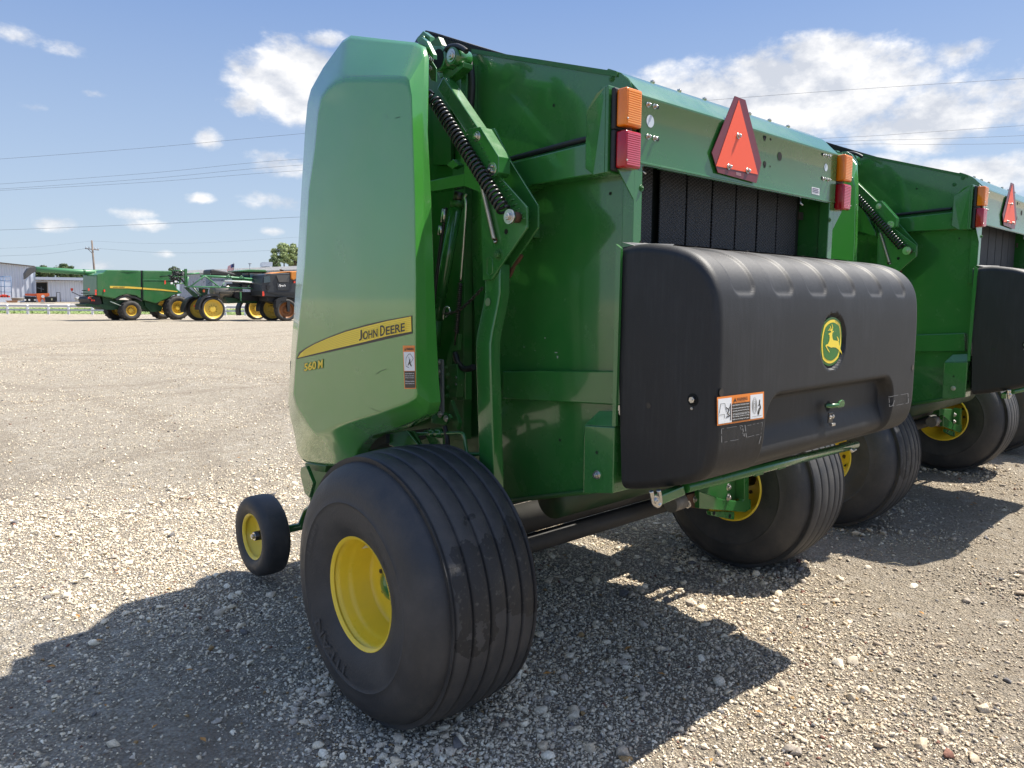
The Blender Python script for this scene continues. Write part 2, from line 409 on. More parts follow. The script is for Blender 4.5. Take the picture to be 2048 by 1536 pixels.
def add_shield(root):
    XI = .215
    pr = [(700,70,690,157,.33),(770,78,740,156.8,.33),(828,84,793,156.8,.33),(843,92,809,158,.32),(848,112,817,165,.30),(847,190,822.4,192,.28),(846,260,826,300,.27),(848,400,829,400,.27),(850,558,831,558,.27),(853,680,830.5,680,.27),(857,770,832,760,.27),
          (860,806,833,786,.27),(855,826,830,797,.275),(840,838,814,806,.28),(790,860,759,826,.29),(745,872,701.7,843.5,.30),(728,886,690,847,.30),(716,903,670,853,.30),(706,937,655,860,.30),(660,932,645,866,.30),(611,925,632,869,.29),(600,918,624,863,.285),
          (593,905,615,850,.28),(586.6,865,600,826,.275),(580,839,592,812,.27),(575.5,810,586,790,.27),(577.7,764,588,760,.27),(582,693,591.5,705,.27),(587,622,598.7,633,.27),(595,490,609,530,.27),(602,370,617.5,378,.275),(608,260,629,297,.28),(613,205,636,223,.285),(620,178,643,192,.29),(645,133,656,174,.31),(683,80,672,162,.33)]
    O = [on(a, b, 0, e) for a, b, c, d, e in pr]; I = [on(c, d, 0, XI) for a, b, c, d, e in pr]
    n = len(pr); mb = MB(); mb.smooth = True
    loops = []
    # return flange, rolled edge, sloping border, soft crease, flat centre
    cen = sum(O, Vector())/n
    def fd(p): return float(np.interp(p.z, [1.15, 1.45, 1.75, 2.0, 2.25], [.052, .048, .040, .032, .020]))
    def ring(pts): return [mb.bm.verts.new(p) for p in pts]
    loops.append(ring([p+(cen-p).normalized()*0.030+Vector((fd(p)+.006, 0, 0)) for p in O]))
    loops.append(ring([p+(cen-p).normalized()*0.004+Vector((fd(p)+.004, 0, 0)) for p in O]))
    loops.append(ring([p+Vector((fd(p), 0, 0)) for p in O]))
    loops.append(ring([p+Vector((.006, 0, 0)) for p in O]))
    loops.append(ring([p+(I[i]-p)*0.05+Vector((.002, 0, 0)) for i, p in enumerate(O)]))
    for t in (.10, .50, .90):
        loops.append(ring([p.lerp(I[i], t) for i, p in enumerate(O)]))
    ci = sum(I, Vector())/n
    loops.append(ring([p.lerp(I[i], .955)+Vector((.0006, 0, 0)) for i, p in enumerate(O)]))
    loops.append(ring([p+(ci-p)*0.006+Vector((.0004, 0, 0)) for p in I]))
    loops.append(ring([Vector((XI, *(p+(ci-p)*0.022)[1:])) for p in I]))
    for A, B in zip(loops[:-1], loops[1:]):
        for i in range(n): mb.face([A[i], A[(i+1) % n], B[(i+1) % n], B[i]])
    mb.face(loops[-1])
    sh = mb.build('side_shield', GREENS, root); smooth_by_angle(sh, 33); weighted(sh)
    D = XI-.0012
    # striped yellow band
    top = [(595,716),(601,707),(612,698),(630,688),(655,677),(690,664),(730,653),(775,642),(822,633)]
    bot = [(823,663),(775,672),(720,686),(655,701)]
    m = MB(); m.poly([on(a, b, 0, D) for a, b in [(592.5,718.5),(598,705),(612,695),(632,684.5),(660,672.5),(692,660.5),(732,649.3),(775,639.5),(824,630.8),(825,667),(775,678),(720,690.5),(655,705)]])
    m.build('band_border', DECALK, sh)
    m = MB(); m.poly([on(a, b, 0, D-.0008) for a, b in top+bot]); band = m.build('yellow_band', DECALY, sh)
    m = MB(); m2 = []
    def tp(x): return float(np.interp(x, [p[0] for p in top], [p[1] for p in top]))
    def bt(x): return float(np.interp(x, [595, 655, 720, 775, 823], [716, 701, 686, 672, 663]))
    xs = np.linspace(606, 821, 34)
    for k in range(1, 8):
        f0 = k/8-.020; f1 = k/8+.020
        up = [on(x, tp(x)*(1-f0)+bt(x)*f0, 0, D-.0014) for x in xs]; dn = [on(x, tp(x)*(1-f1)+bt(x)*f1, 0, D-.0014) for x in xs]
        a = [m.bm.verts.new(p) for p in up]; b = [m.bm.verts.new(p) for p in dn]
        for i in range(len(xs)-1): m.face([a[i], a[i+1], b[i+1], b[i]])
    m.build('band_stripes', DECALY2, sh)
    base = lambda x: 681.8-.213*(x-718)
    def lay(mb, txt, x0, x1, h, off, z, grow=0):
        fn = quad_fn((x0-grow, base(x0)-h-grow), (x1+grow, base(x1)-h-grow), (x1+grow, base(x1)+grow), (x0-grow, base(x0)+grow), 0, z)
        put_text(mb, txt, fn, off)
    my = MB(); mk = MB()
    for txt, x0, x1, h in (('J', 717.5, 724, 21), ('OHN', 725.5, 755, 17), ('D', 760, 769.5, 21.5), ('EERE', 771.5, 809.5, 17)):
        lay(my, txt, x0, x1, h, .075, D-.0022, 2.0); lay(mk, txt, x0, x1, h, .022, D-.003)
    my.build('lettering_outline', DECALY, sh); mk.build('maker_lettering', DECALK, sh)
    my = MB(); mk = MB()
    for txt, q in (('560', ((608.5,727),(632.5,721.5),(632,738.5),(608,742.5))), ('M', ((636.5,721),(645.5,719),(645,735.5),(636,737.5)))):
        put_text(my, txt, quad_fn(*q, 0, D-.0016), .028)
        g = 1.0; q2 = ((q[0][0]-g, q[0][1]-g), (q[1][0]+g, q[1][1]-g), (q[2][0]+g, q[2][1]+g), (q[3][0]-g, q[3][1]+g))
        put_text(mk, txt, quad_fn(*q2, 0, D-.0008), .055)
    mk.build('model_number_outline', DECALK, sh); my.build('model_number', DECALY, sh)
    # warning label, tall
    q = ((805.5,691.3),(829.3,691.3),(831.8,777.5),(809,777.5))
    f1 = quad_fn(*q, 0, D-.0004); m = MB(); rect_on(m, f1, 0, 0, 1, 1); lab = m.build('warning_label', DECALO, sh)
    f2 = quad_fn(*q, 0, D-.0010); m = MB(); rect_on(m, f2, .05, .415, .95, .855); m.build('label_picture_field', DECALW, sh)
    m = MB(); rect_on(m, f2, .05, .02, .95, .405); m.build('label_text_field', DECALK, sh)
    f3 = quad_fn(*q, 0, D-.0016); m = MB()
    put_text(m, 'WARNING', lambda u, v: f3(.28+.62*u, .89+.06*v), .03)
    m.poly([f3(.12, .885), f3(.25, .885), f3(.185, .955)])
    # picture: gate outline and a figure beneath it
    def line(mm, pts, w, fn):
        for (a, b), (c, d) in zip(pts[:-1], pts[1:]):
            L_ = math.hypot((c-a), (d-b)) or 1e-6; nx, ny = -(d-b)/L_*w, (c-a)/L_*w*.5
            mm.poly([fn(a+nx, b+ny), fn(c+nx, d+ny), fn(c-nx, d-ny), fn(a-nx, b-ny)])
    line(m, [(.2,.60),(.25,.72),(.45,.80),(.62,.81),(.85,.70),(.62,.60),(.45,.74)], .012, f3)
    line(m, [(.2,.60),(.22,.52),(.45,.49)], .012, f3)
    m.poly([f3(.5,.68), f3(.6,.685), f3(.56,.62), f3(.72,.52), f3(.62,.52), f3(.5,.58), f3(.38,.53), f3(.36,.55), f3(.47,.62)])
    m.build('label_lettering', DECALK, sh)
    m = MB()
    for v, t in ((.335, 'AVOID INJURY OR'), (.285, 'death: lock gate before'), (.24, 'working in or near it.'), (.16, 'Close valve'), (.105, 'when closing gate')):
        put_text(m, t, lambda u, w: f3(.08+.8*u, v+.028*w), .02)
    m.build('label_small_print', DECALW, sh)
    # latch recess on the front edge and small scuffs
    m = MB(); m.prism(P0([(580.5,722),(585.5,728),(585,760),(579.5,766)], .262), (.03, 0, 0)); m.build('latch', BLACKP, sh)
    m = MB()
    for pts in ([(739,815),(750,820),(761,824)], [(752,748),(762,741),(772,738)], [(691,171),(697,185)], [(773,227),(774,236)], [(634,432),(643,446)], [(790,236),(800,233)]):
        f = lambda u, v: None
        for (a, b), (c, d) in zip(pts[:-1], pts[1:]):
            m.poly([on(a, b, 0, D), on(c, d, 0, D), on(c+.4, d+.8, 0, D), on(a+.4, b+.8, 0, D)])
    m.build('scuff_mark', mat('scuff', (.02, .075, .02), .6), sh)
    return sh

def add_gate(root):
    xw = .74; xr = 2*XC-xw
    # left side sheet of the tailgate, outline measured on the photograph
    out = [(945,100),(1095,122),(1232,144),(1247,150),(1260,163),(1267,179),(1270,330),(1282,480),(1286,700),(1288,985),(1165,990),(1010,1005),(965,1010),(955,760),(940,420)]
    L_ = P0(out, xw)
    L_ = [Vector((xw, max(p.y, -.686), p.z)) for p in L_]
    m = MB(); m.prism(L_, (.012, 0, 0)); side = m.build('gate_side', GREEN, root)
    m = MB(); m.prism([Vector((xr-.012, p.y, p.z)) for p in L_], (.012, 0, 0)); m.build('gate_side', GREEN, root)
    # rolled edge along the top
    a, b = P0([(945,100)], xw)[0], P0([(1236,146)], xw)[0]
    m = MB(); m.prism([a+Vector((-.006, 0, .004)), b+Vector((-.006, 0, .004)), b+Vector((-.006, 0, -.014)), a+Vector((-.006, 0, -.014))], (.03, 0, 0)); m.build('top_flange', GREEND, side)
    # cross beams on the side sheet
    def beam(pts, d, name='side_beam'):
        q = P0(pts, xw-d); mm = MB(); mm.prism(q, (d-.002, 0, 0)); return mm.build(name, GREEN, root, bevel=.005, seg=2)
    beam([(1005,742),(1237,742),(1240,811),(1005,797)], .035)
    beam([(1010,328),(1216,276),(1216,347),(1170,352),(1062,370),(1012,400)], .085)
    # hoses on the upper beam
    m = MB(); m.tube(spline(P0([(975,345),(1012,322),(1060,308),(1105,296),(1150,284),(1188,275)], xw-.04)), .011, 12); m.build('hydraulic_hose', BLACKP, root)
    # vertical edge channel of the opening, left and right
    for mr in (False, True):
        f = mirx if mr else (lambda p: Vector(p))
        m = MB(); y0 = -.694
        c = [f(p) for p in ((.716, y0, 1.70), (.764, y0, 1.70), (.764, y0, 2.11), (.716, y0, 2.11))]
        m.prism(c, (0, .05, 0)); o = m.build('opening_post', GREEN, root, bevel=.003)
        # gusset under the lamps
        g = [f(p) for p in (on(1269,338,1,y0), on(1236,338,1,y0), on(1268,400,1,y0))]
        m = MB(); m.prism(g, (0, .004, 0)); m.build('lamp_gusset', GREEN, root)
        bolt(root, f((.758, y0, 2.02)), (0, -1, 0), .008, .006, True, GREEND)
        hole(root, f((.762, y0, 1.83)), (0, -1, 0), .006)
    # bolts and punched holes on the left sheet
    for px, py in ((1224,157),(1202,185)): bolt(root, on(px, py, 0, xw), (-1, 0, 0), .009, .006, True, GREEND)
    for px, py in ((1108,211),(1221,387),(1030,360),(1120,880)): hole(root, on(px, py, 0, xw), (-1, 0, 0), .006)
    hole(root, on(1181,313,0,xw-.085), (-1, 0, 0), .008)
    bolt(root, on(1022,392,0,xw), (-1,0,0), .009, .012, True, GREEND)
    # white scratches on the lower sheet
    m = MB()
    for px, py, w, h in ((1112,705,6,2),(1115,714,3,5),(1048,694,4,1.5),(1070,701,2,1.5),(1090,676,2,3)):
        m.poly([on(px-w/2, py-h/2, 0, xw-.001), on(px+w/2, py-h/3, 0, xw-.001), on(px+w/3, py+h/2, 0, xw-.001), on(px-w/3, py+h/2, 0, xw-.001)])
    m.build('paint_chip', mat('primer_chip', (.35, .38, .34), .6), side)
    # lower lip of the sheet
    q = P0([(1010,1003),(1165,984),(1240,972)], xw-.004)
    m = MB(); m.tube(q, .010, 8); m.build('bottom_lip', GREEND, root)
    # ---------------- rolled light panel across the top
    x0, x1 = .745, 2*XC-.715
    prof = [(-.688, 2.104), (-.699, 2.105), (-.699, 2.110), (-.696, 2.112), (-.696, 2.322), (-.700, 2.329), (-.700, 2.338), (-.693, 2.347), (-.680, 2.360), (-.665, 2.375), (-.651, 2.389), (-.635, 2.407), (-.618, 2.421), (-.600, 2.432), (-.585, 2.439), (-.577, 2.445), (-.550, 2.457), (-.540, 2.461)]
    m = MB(); m.smooth = True
    inn = [(y+.006, z-.004) for y, z in prof]
    ends = []
    for x in (x0, x1):
        ends.append(([m.bm.verts.new((x, y, z)) for y, z in prof], [m.bm.verts.new((x, y, z)) for y, z in inn]))
    for k in range(len(prof)-1):
        m.face([ends[0][0][k], ends[1][0][k], ends[1][0][k+1], ends[0][0][k+1]])
        m.face([ends[0][1][k], ends[0][1][k+1], ends[1][1][k+1], ends[1][1][k]])
        for e in ends: m.face([e[0][k], e[0][k+1], e[1][k+1], e[1][k]])
    m.face([ends[0][0][-1], ends[1][0][-1], ends[1][1][-1], ends[0][1][-1]]); m.face([ends[0][0][0], ends[0][1][0], ends[1][1][0], ends[1][0][0]])
    pan = m.build('light_panel', GREEN, root); smooth_by_angle(pan, 34)
    for px, py in ((1311,161.5),(1365,179),(1416.5,195.5),(1507,225),(1548.5,238),(1587,250)):
        p = on(px, py, 2, 2.455); bolt(root, Vector((p.x, -.565, 2.451)), (0, -.45, 1), .010, .007, False)
    yp = -.696
    for px, py in ((1295.7,209.5),(1309,213),(1295.7,273.5),(1309,277)): 
        p = on(px, py, 1, yp); bolt(root, p, (0, -1, 0), .0065, .012)
    for px, py in ((1648,311),(1657,312.5),(1647,358),(1656,360)): bolt(root, on(px, py, 1, yp), (0, -1, 0), .0065, .012)
    for px, py, r in ((1315,214,.008),(1315,278.5,.008),(1529,274.5,.012),(1529,279,.007),(1541,279,.005),(1529,328,.012),(1529,333,.007),(1540,333,.004),(1559,313,.019),(1644.5,308,.008),(1643.5,356,.008)):
        hole(root, on(px, py, 1, yp), (0, -1, 0), r)
    hole(root, on(1300,242.5,1,yp), (0, -1, 0), .022, 'plug', mat('pale_plug', (.55, .62, .66), .3))  # open hole drawn as a pale disc; daylight behind it is in the colour
    hole(root, on(1651.5,335,1,yp), (0, -1, 0), .018, 'plug', mat('pale_plug', (.55, .62, .66), .3))
    f = quad_fn((1623.5,373.5),(1639,377),(1639,391),(1623.5,387), 1, yp-.001)
    m = MB(); rect_on(m, f, 0, 0, 1, 1); lb = m.build('serial_label', DECALW, pan)
    f = quad_fn((1623.5,373.5),(1639,377),(1639,391),(1623.5,387), 1, yp-.002)
    m = MB()
    for v in (.74, .50, .26): rect_on(m, f, .10, v, .90, v+.14)
    m.build('label_print', mat('label_violet', (.10, .09, .16), .5), pan)
    # slow-vehicle triangle
    ys = -.7075
    A = [on(a, b, 1, ys) for a, b in ((1470,192),(1491,200),(1523,326),(1513,366),(1436,345),(1424,305))]
    m = MB(); m.prism(A, (0, .003, 0)); smv = m.build('slow_vehicle_emblem', mat('reflective_maroon', (.17, .030, .038), .30, dust=.15, dustcol=(.25, .10, .09)), root)
    m = MB(); m.poly([on(a, b, 1, ys-.0015) for a, b in ((1478,199),(1516,349),(1432,332))]); m.build('orange_triangle', mat('fluorescent_orange', (.92, .115, .045), .42), smv)
    m = MB(); m.prism([on(a, b, 1, ys+.004) for a, b in ((1443,290),(1448,240),(1470,236),(1470,335),(1460,335))], (0, .004, 0)); m.build('emblem_bracket', GREEN, smv)
    for px, py in ((1476.5,272),(1457.5,333.5),(1495,341.5)): bolt(smv, on(px, py, 1, ys-.002), (0, -1, 0), .008, .012)
    f = quad_fn((1472,343.5),(1482,345.5),(1482.5,352.5),(1472.5,350.5), 1, ys-.0015)
    m = MB()
    for v in (.1, .4, .7): rect_on(m, f, 0, v, 1, v+.16)
    m.build('emblem_print', mat('emblem_grey', (.42, .28, .28), .5), smv)
    # ---------------- lamps
    AMB = mat('amber_lens', (.80, .19, .004), .18, coat=.6, var=.25, dscale=30, emit=(.9, .22, .0))
    RED = mat('red_lens', (.38, .005, .014), .18, coat=.6, var=.25, dscale=30, emit=(.5, .005, .02))
    for mr in (False, True):
        f = mirx if mr else (lambda p: Vector(p))
        for z0, z1, mm, nm in ((2.212, 2.338, AMB, 'amber_lamp'), (2.074, 2.198, RED, 'red_lamp')):
            xa, xb = .618, .704
            m = MB(); a = f((xa-.008, 0, 0)).x; b = f((xb+.006, 0, 0)).x
            m.box((min(a, b), -.688, z0-.008), (max(a, b), -.670, z1+.006), .006); bs = m.build(nm, BLACKP, root)
            m = MB(); a, b = f((xa, 0, 0)).x, f((xb, 0, 0)).x
            m.box((min(a, b), -.733, z0), (max(a, b), -.688, z1), .007); lens = m.build('lens', mm, bs); smooth_by_angle(lens, 50)
            m = MB(); n = 15
            for k in range(n):
                z = z0+.011+(z1-z0-.022)*k/(n-1)
                m.box((min(a, b)+.008, -.7352, z-.0022), (max(a, b)-.008, -.7325, z+.0022))
            m.build('lens_ribs', mat('pale_'+nm, (.90, .34, .06) if mm is AMB else (.62, .10, .15), .22, coat=.4), bs)
            c = f(((xa+.006), -.7345, z0+.022)); bolt(bs, c, (0, -1, 0), .004, .002, False, STEEL, 'lens_screw')
        # lamp bracket: channel standing off the side sheet
        m = MB()
        c = [f(p) for p in ((.60, -.655, 2.06), (.60, -.655, 2.352), (.735, -.655, 2.352), (.735, -.655, 2.06))]
        m.prism(c, (0, -.012, 0)); m.build('lamp_bracket', GREEN, root, bevel=.003)
        m = MB(); c = [f(p) for p in ((.60, -.655, 2.06), (.60, -.655, 2.352), (.604, -.61, 2.338), (.62, -.548, 2.285), (.62, -.548, 2.09), (.604, -.60, 2.06))]
        m.prism(c, (.10 if not mr else -.10, 0, 0)); o = m.build('lamp_bracket', GREEN, root, bevel=.003)
    # ---------------- belts seen through the opening
    BELT = bpy.data.materials.new('belt_rubber'); BELT.use_nodes = True
    nt = BELT.node_tree; N = nt.nodes.new; Lk = nt.links.new; b = nt.nodes['Principled BSDF']
    b.inputs['Roughness'].default_value = .55
    tc = N('ShaderNodeTexCoord'); sp = N('ShaderNodeSeparateXYZ'); Lk(tc.outputs['Object'], sp.inputs[0])
    def mth(op, *v):
        n = N('ShaderNodeMath'); n.operation = op
        for i, q in enumerate(v):
            if isinstance(q, (int, float)): n.inputs[i].default_value = q
            else: Lk(q, n.inputs[i])
        return n.outputs[0]
    u = mth('MULTIPLY', sp.outputs[0], 38.0); v = mth('MULTIPLY', sp.outputs[2], 70.0)
    d1 = mth('PINGPONG', mth('ADD', u, v), .5); d2 = mth('PINGPONG', mth('SUBTRACT', u, v), .5)
    h = mth('MINIMUM', mth('MINIMUM', d1, d2), .17)
    ramp = N('ShaderNodeMapRange'); Lk(h, ramp.inputs[0]); ramp.inputs[1].default_value = .03; ramp.inputs[2].default_value = .17; ramp.inputs[3].default_value = 1; ramp.inputs[4].default_value = 0
    mx = N('ShaderNodeMix'); mx.data_type = 'RGBA'; Lk(ramp.outputs[0], mx.inputs['Factor']); mx.inputs['A'].default_value = (.006, .0065, .008, 1); mx.inputs['B'].default_value = (.085, .087, .095, 1)
    Lk(mx.outputs['Result'], b.inputs['Base Color'])
    bp = N('ShaderNodeBump'); bp.inputs['Strength'].default_value = .9; bp.inputs['Distance'].default_value = .004; Lk(ramp.outputs[0], bp.inputs['Height']); Lk(bp.outputs[0], b.inputs['Normal'])
    yb = -.57
    edges = [(1262,1303),(1317,1370),(1372,1421),(1423,1469),(1470.5,1512),(1514,1552),(1553,1592)]
    for i, (a, c) in enumerate(edges):
        xa = on(a, 430, 1, yb).x; xb = on(c, 430, 1, yb).x
        m = MB(); m.box((xa+.002, yb-.004, 1.2), (xb-.002, yb+.004, 2.30), .003)
        m.build('bale_belt', BELT, root)
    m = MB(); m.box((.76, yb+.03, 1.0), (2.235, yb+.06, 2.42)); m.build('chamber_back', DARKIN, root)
    p = on(1600, 432, 1, yb-.01)
    m = MB(); 
    for k in range(5): m.box((p.x-.02+k*.009, yb-.016, p.z-.018), (p.x-.015+k*.009, yb-.008, p.z+.018))
    m.build('belt_lacing', DARKST, root)
    # clips hanging below the panel edge
    for px, py in ((1286,337),(1601,402)):
        p = on(px, py, 1, -.66); m = MB(); m.tube([p+Vector((0, 0, .03)), p, p+Vector((-.008, -.004, -.012)), p+Vector((.004, -.01, -.02))], .004, 8); m.build('wire_clip', STEEL, root)
    # box at the foot of the gate
    for mr in (False, True):
        f = mirx if mr else (lambda p: Vector(p))
        m = MB(); c = [f(p) for p in ((.625, -.560, .902), (.625, -.705, .930), (.625, -.705, 1.172), (.625, -.560, 1.160))]
        m.prism(c, (.113 if not mr else -.113, 0, 0)); bx = m.build('latch_housing', GREEN, root, bevel=.004)
        m = MB(); c = [f(p) for p in ((.625, -.560, 1.161), (.625, -.705, 1.173), (.66, -.690, 1.225), (.66, -.600, 1.215))]
        c2 = [f(p) for p in ((.735, -.560, 1.161), (.735, -.705, 1.173), (.735, -.690, 1.225), (.735, -.600, 1.215))]
        m.hexa([c[0], c[1], c2[1], c2[0], c[3], c[2], c2[2], c2[3]]); m.build('housing_cap', GREEN, bx, bevel=.002)
        n = (-1, 0, 0) if not mr else (1, 0, 0)
        bolt(bx, f((.625, -.628, .985)), n, .011, .016); hole(bx, f((.625, -.625, 1.068)), n, .006)
        m = MB(); m.disc(f((.6235, -.632, .985)), n, .024, 24); m.build('weld_washer', GREEN, bx)
        m = MB(); m.cyl(f((.64, -.722, 1.225)), f((.655, -.722, 1.225)), .012, 12); m.cyl(f((.64, -.712, 1.24)), f((.655, -.712, 1.24)), .01, 12); m.build('pivot_pin', STEEL, bx)
    return side

def add_hood(root):
    x0, x1 = .628, 2*XC-.655
    x1 = 2.340
    # side profile measured at the left end (y, z), from the top back edge over the front and under
    raw = [(-.690, 1.806), (-.80, 1.814), (-.88, 1.806), (-.95, 1.792), (-1.015, 1.765), (-1.063, 1.722), (-1.091, 1.668), (-1.103, 1.60), (-1.108, 1.50), (-1.110, 1.32), (-1.110, 1.19), (-1.104, 1.125), (-1.088, 1.075), (-1.055, 1.040), (-1.00, 1.016), (-.90, .985), (-.80, .960), (-.745, .950)]
    pts = spline([Vector((0, a, b)) for a, b in raw], 12)
    prof = [(p.y, p.z) for p in pts]
    # resample evenly
    d = np.r_[0, np.cumsum([math.hypot(prof[i+1][0]-prof[i][0], prof[i+1][1]-prof[i][1]) for i in range(len(prof)-1)])]
    n = 170; s = np.linspace(0, d[-1], n); Y = np.interp(s, d, [p[0] for p in prof]); Z = np.interp(s, d, [p[1] for p in prof])
    ty = np.gradient(Y); tz = np.gradient(Z); l = np.hypot(ty, tz); ny, nz = tz/l, -ty/l          # outward normal
    # outward should point to -y on the front
    if ny[n//2] > 0: ny, nz = -ny, -nz
    sfront = lambda z: float(np.interp(-z, -Z[40:130], s[40:130]))
    rc = .065; nc = 9; nx = 300
    xs = []; inset = []
    for k in range(nc):
        a = (math.pi/2)*k/nc; xs.append(x0+rc*(1-math.sin(a))); inset.append(rc*(1-math.cos(a)))
    rl, rr_ = .034, .060
    ca = [1-math.cos(math.pi/2*k/nc) for k in range(nc)]; sa = [1-math.sin(math.pi/2*k/nc) for k in range(nc)]
    xm = list(np.linspace(x0+rl, x1-rr_, nx)); X = np.array([x0+rl*q for q in ca]+xm+[x1-rr_*q for q in ca[::-1]]); IN = np.array([rl*q for q in sa]+[0]*nx+[rr_*q for q in sa[::-1]])
    SX, SS = np.meshgrid(X, s)
    disp = np.zeros_like(SX)
    def sst(e0, e1, v): t = np.clip((v-e0)/(e1-e0), 0, 1); return t*t*(3-2*t)
    def rbox(cx, cs, hx, hs, r, soft):          # signed distance of a rounded rectangle in (x, s)
        qx = np.abs(SX-cx)-hx+r; qs = np.abs(SS-cs)-hs+r
        dd = np.hypot(np.maximum(qx, 0), np.maximum(qs, 0))+np.minimum(np.maximum(qx, qs), 0)-r
        return sst(soft, -soft, dd)
    zf = -1.11
    # six drainage flutes over the top edge
    for a, b in ((1466,1510),(1547,1587),(1617,1654),(1680,1712),(1738,1766),(1790,1812)):
        pa = on(a, 560, 1, -1.09); pb = on(b, 560, 1, -1.09); cx = (pa.x+pb.x)/2; hx = (pb.x-pa.x)/2
        s0 = .09; s1 = sfront(on(b, 588+(a-1466)*.012, 1, -1.10).z)
        disp -= .0075*rbox(cx, (s0+s1)/2, hx, (s1-s0)/2, .035, .006)
    # emblem recess
    e0 = on(1643,683,1,zf); e1 = on(1692,683,1,zf); ct = on(1667,629,1,zf); cb = on(1667,737,1,zf)
    ecx = (e0.x+e1.x)/2; ecz = (ct.z+cb.z)/2; ehx = (e1.x-e0.x)/2; ehz = (ct.z-cb.z)/2
    disp -= .016*rbox(ecx, sfront(ecz), ehx, ehz, ehx*.95, .003)
    # lower scoop with the latch
    a = on(1533,835,1,zf); b_ = on(1783,820,1,zf); t_ = on(1650,778,1,zf)
    sc0 = sfront(t_.z); scx = (a.x+b_.x)/2; shx = (b_.x-a.x)/2; hs = (d[-1]*.80-sc0)/2
    mask = rbox(scx, sc0+hs, shx, hs, .095, .014)
    fade = 1-sst(sc0+.10, d[-1]*.76, SS)*1.0
    disp -= .058*mask*(.22+.78*fade)
    PY = Y[:, None]+ny[:, None]*(disp-IN[None, :]); PZ = Z[:, None]+nz[:, None]*(disp-IN[None, :])
    # faint hand-laid waviness of a moulded part
    PY += .0012*np.sin(SX*7.1+1)*np.sin(SS*5.0)
    rows, cols = SX.shape
    V = np.stack([SX, PY, PZ], -1).reshape(-1, 3)
    idx = np.arange(rows*cols).reshape(rows, cols)
    F = np.stack([idx[:-1, :-1], idx[:-1, 1:], idx[1:, 1:], idx[1:, :-1]], -1).reshape(-1, 4).tolist()
    F.append(idx[:, 0].tolist()); F.append(idx[::-1, -1].tolist())
    me = bpy.data.meshes.new('rear_hood'); me.from_pydata(V.tolist(), [], F)
    HP = bpy.data.materials.new('hood_plastic'); HP.use_nodes = True
    nt = HP.node_tree; N = nt.nodes.new; L = nt.links.new; b = nt.nodes['Principled BSDF']
    tc = N('ShaderNodeTexCoord'); mp = N('ShaderNodeMapping'); mp.inputs['Scale'].default_value = (60, 60, 4); L(tc.outputs['Object'], mp.inputs[0])
    st = N('ShaderNodeTexNoise'); st.inputs['Scale'].default_value = 1.2; st.inputs['Detail'].default_value = 6; L(mp.outputs[0], st.inputs['Vector'])
    big = N('ShaderNodeTexNoise'); big.inputs['Scale'].default_value = 5; big.inputs['Detail'].default_value = 6; L(tc.outputs['Object'], big.inputs['Vector'])
    mul = N('ShaderNodeMath'); mul.operation = 'MULTIPLY'; L(st.outputs[0], mul.inputs[0]); L(big.outputs[0], mul.inputs[1])
    r = N('ShaderNodeMapRange'); L(mul.outputs[0], r.inputs[0]); r.inputs[1].default_value = .22; r.inputs[2].default_value = .42; r.inputs[3].default_value = 0; r.inputs[4].default_value = .55
    mx = N('ShaderNodeMix'); mx.data_type = 'RGBA'; L(r.outputs[0], mx.inputs['Factor']); mx.inputs['A'].default_value = (.0035, .0038, .0050, 1); mx.inputs['B'].default_value = (.020, .021, .024, 1)
    L(mx.outputs['Result'], b.inputs['Base Color']); b.inputs['Roughness'].default_value = .57; b.inputs['Specular IOR Level'].default_value = .62
    gr = N('ShaderNodeTexVoronoi'); gr.inputs['Scale'].default_value = 420; L(tc.outputs['Object'], gr.inputs['Vector'])
    bp = N('ShaderNodeBump'); bp.inputs['Strength'].default_value = .25; bp.inputs['Distance'].default_value = .0015; L(gr.outputs['Distance'], bp.inputs['Height']); L(bp.outputs[0], b.inputs['Normal'])
    hood = link('rear_hood', me, HP, root); smooth_by_angle(hood, 60)
    # back frame of the hood: green flange the hood closes against
    m = MB(); m.prism([Vector((.612, -.704, 1.178)), Vector((.612, -.720, 1.178)), Vector((.612, -.726, 1.800)), Vector((.612, -.704, 1.815))], (.012, 0, 0)); m.build('hood_frame', GREEN, root)
    m = MB(); m.prism([Vector((2*XC-.612-.03, -.704, 1.178)), Vector((2*XC-.612-.03, -.720, 1.178)), Vector((2*XC-.612-.03, -.726, 1.800)), Vector((2*XC-.612-.03, -.704, 1.815))], (.012, 0, 0)); m.build('hood_frame', GREEN, root)
    # rubber strip, torn at the left end
    m = MB(); xs = np.linspace(.650, 2.33, 80); rng = random.Random(4)
    top = []; low = []
    for i, x in enumerate(xs):
        j = rng.uniform(-.006, .006) if x < .80 else rng.uniform(-.001, .001)
        top.append(m.bm.verts.new((x, -.700, 1.826+j*.5))); low.append(m.bm.verts.new((x, -.80-(.02 if x < .78 else 0)+j, (1.821 if x > .8 else 1.806+.012*math.sin(x*55))+j)))
    for i in range(len(xs)-1): m.face([top[i], top[i+1], low[i+1], low[i]])
    m.build('seal_strip', mat('grey_seal', (.16, .16, .16), .5, dust=.4, dustcol=(.35, .34, .32), dscale=20), root)
    # emblem
    ye = zf+.011
    w2, h2 = ehx*.88, ehz*.90
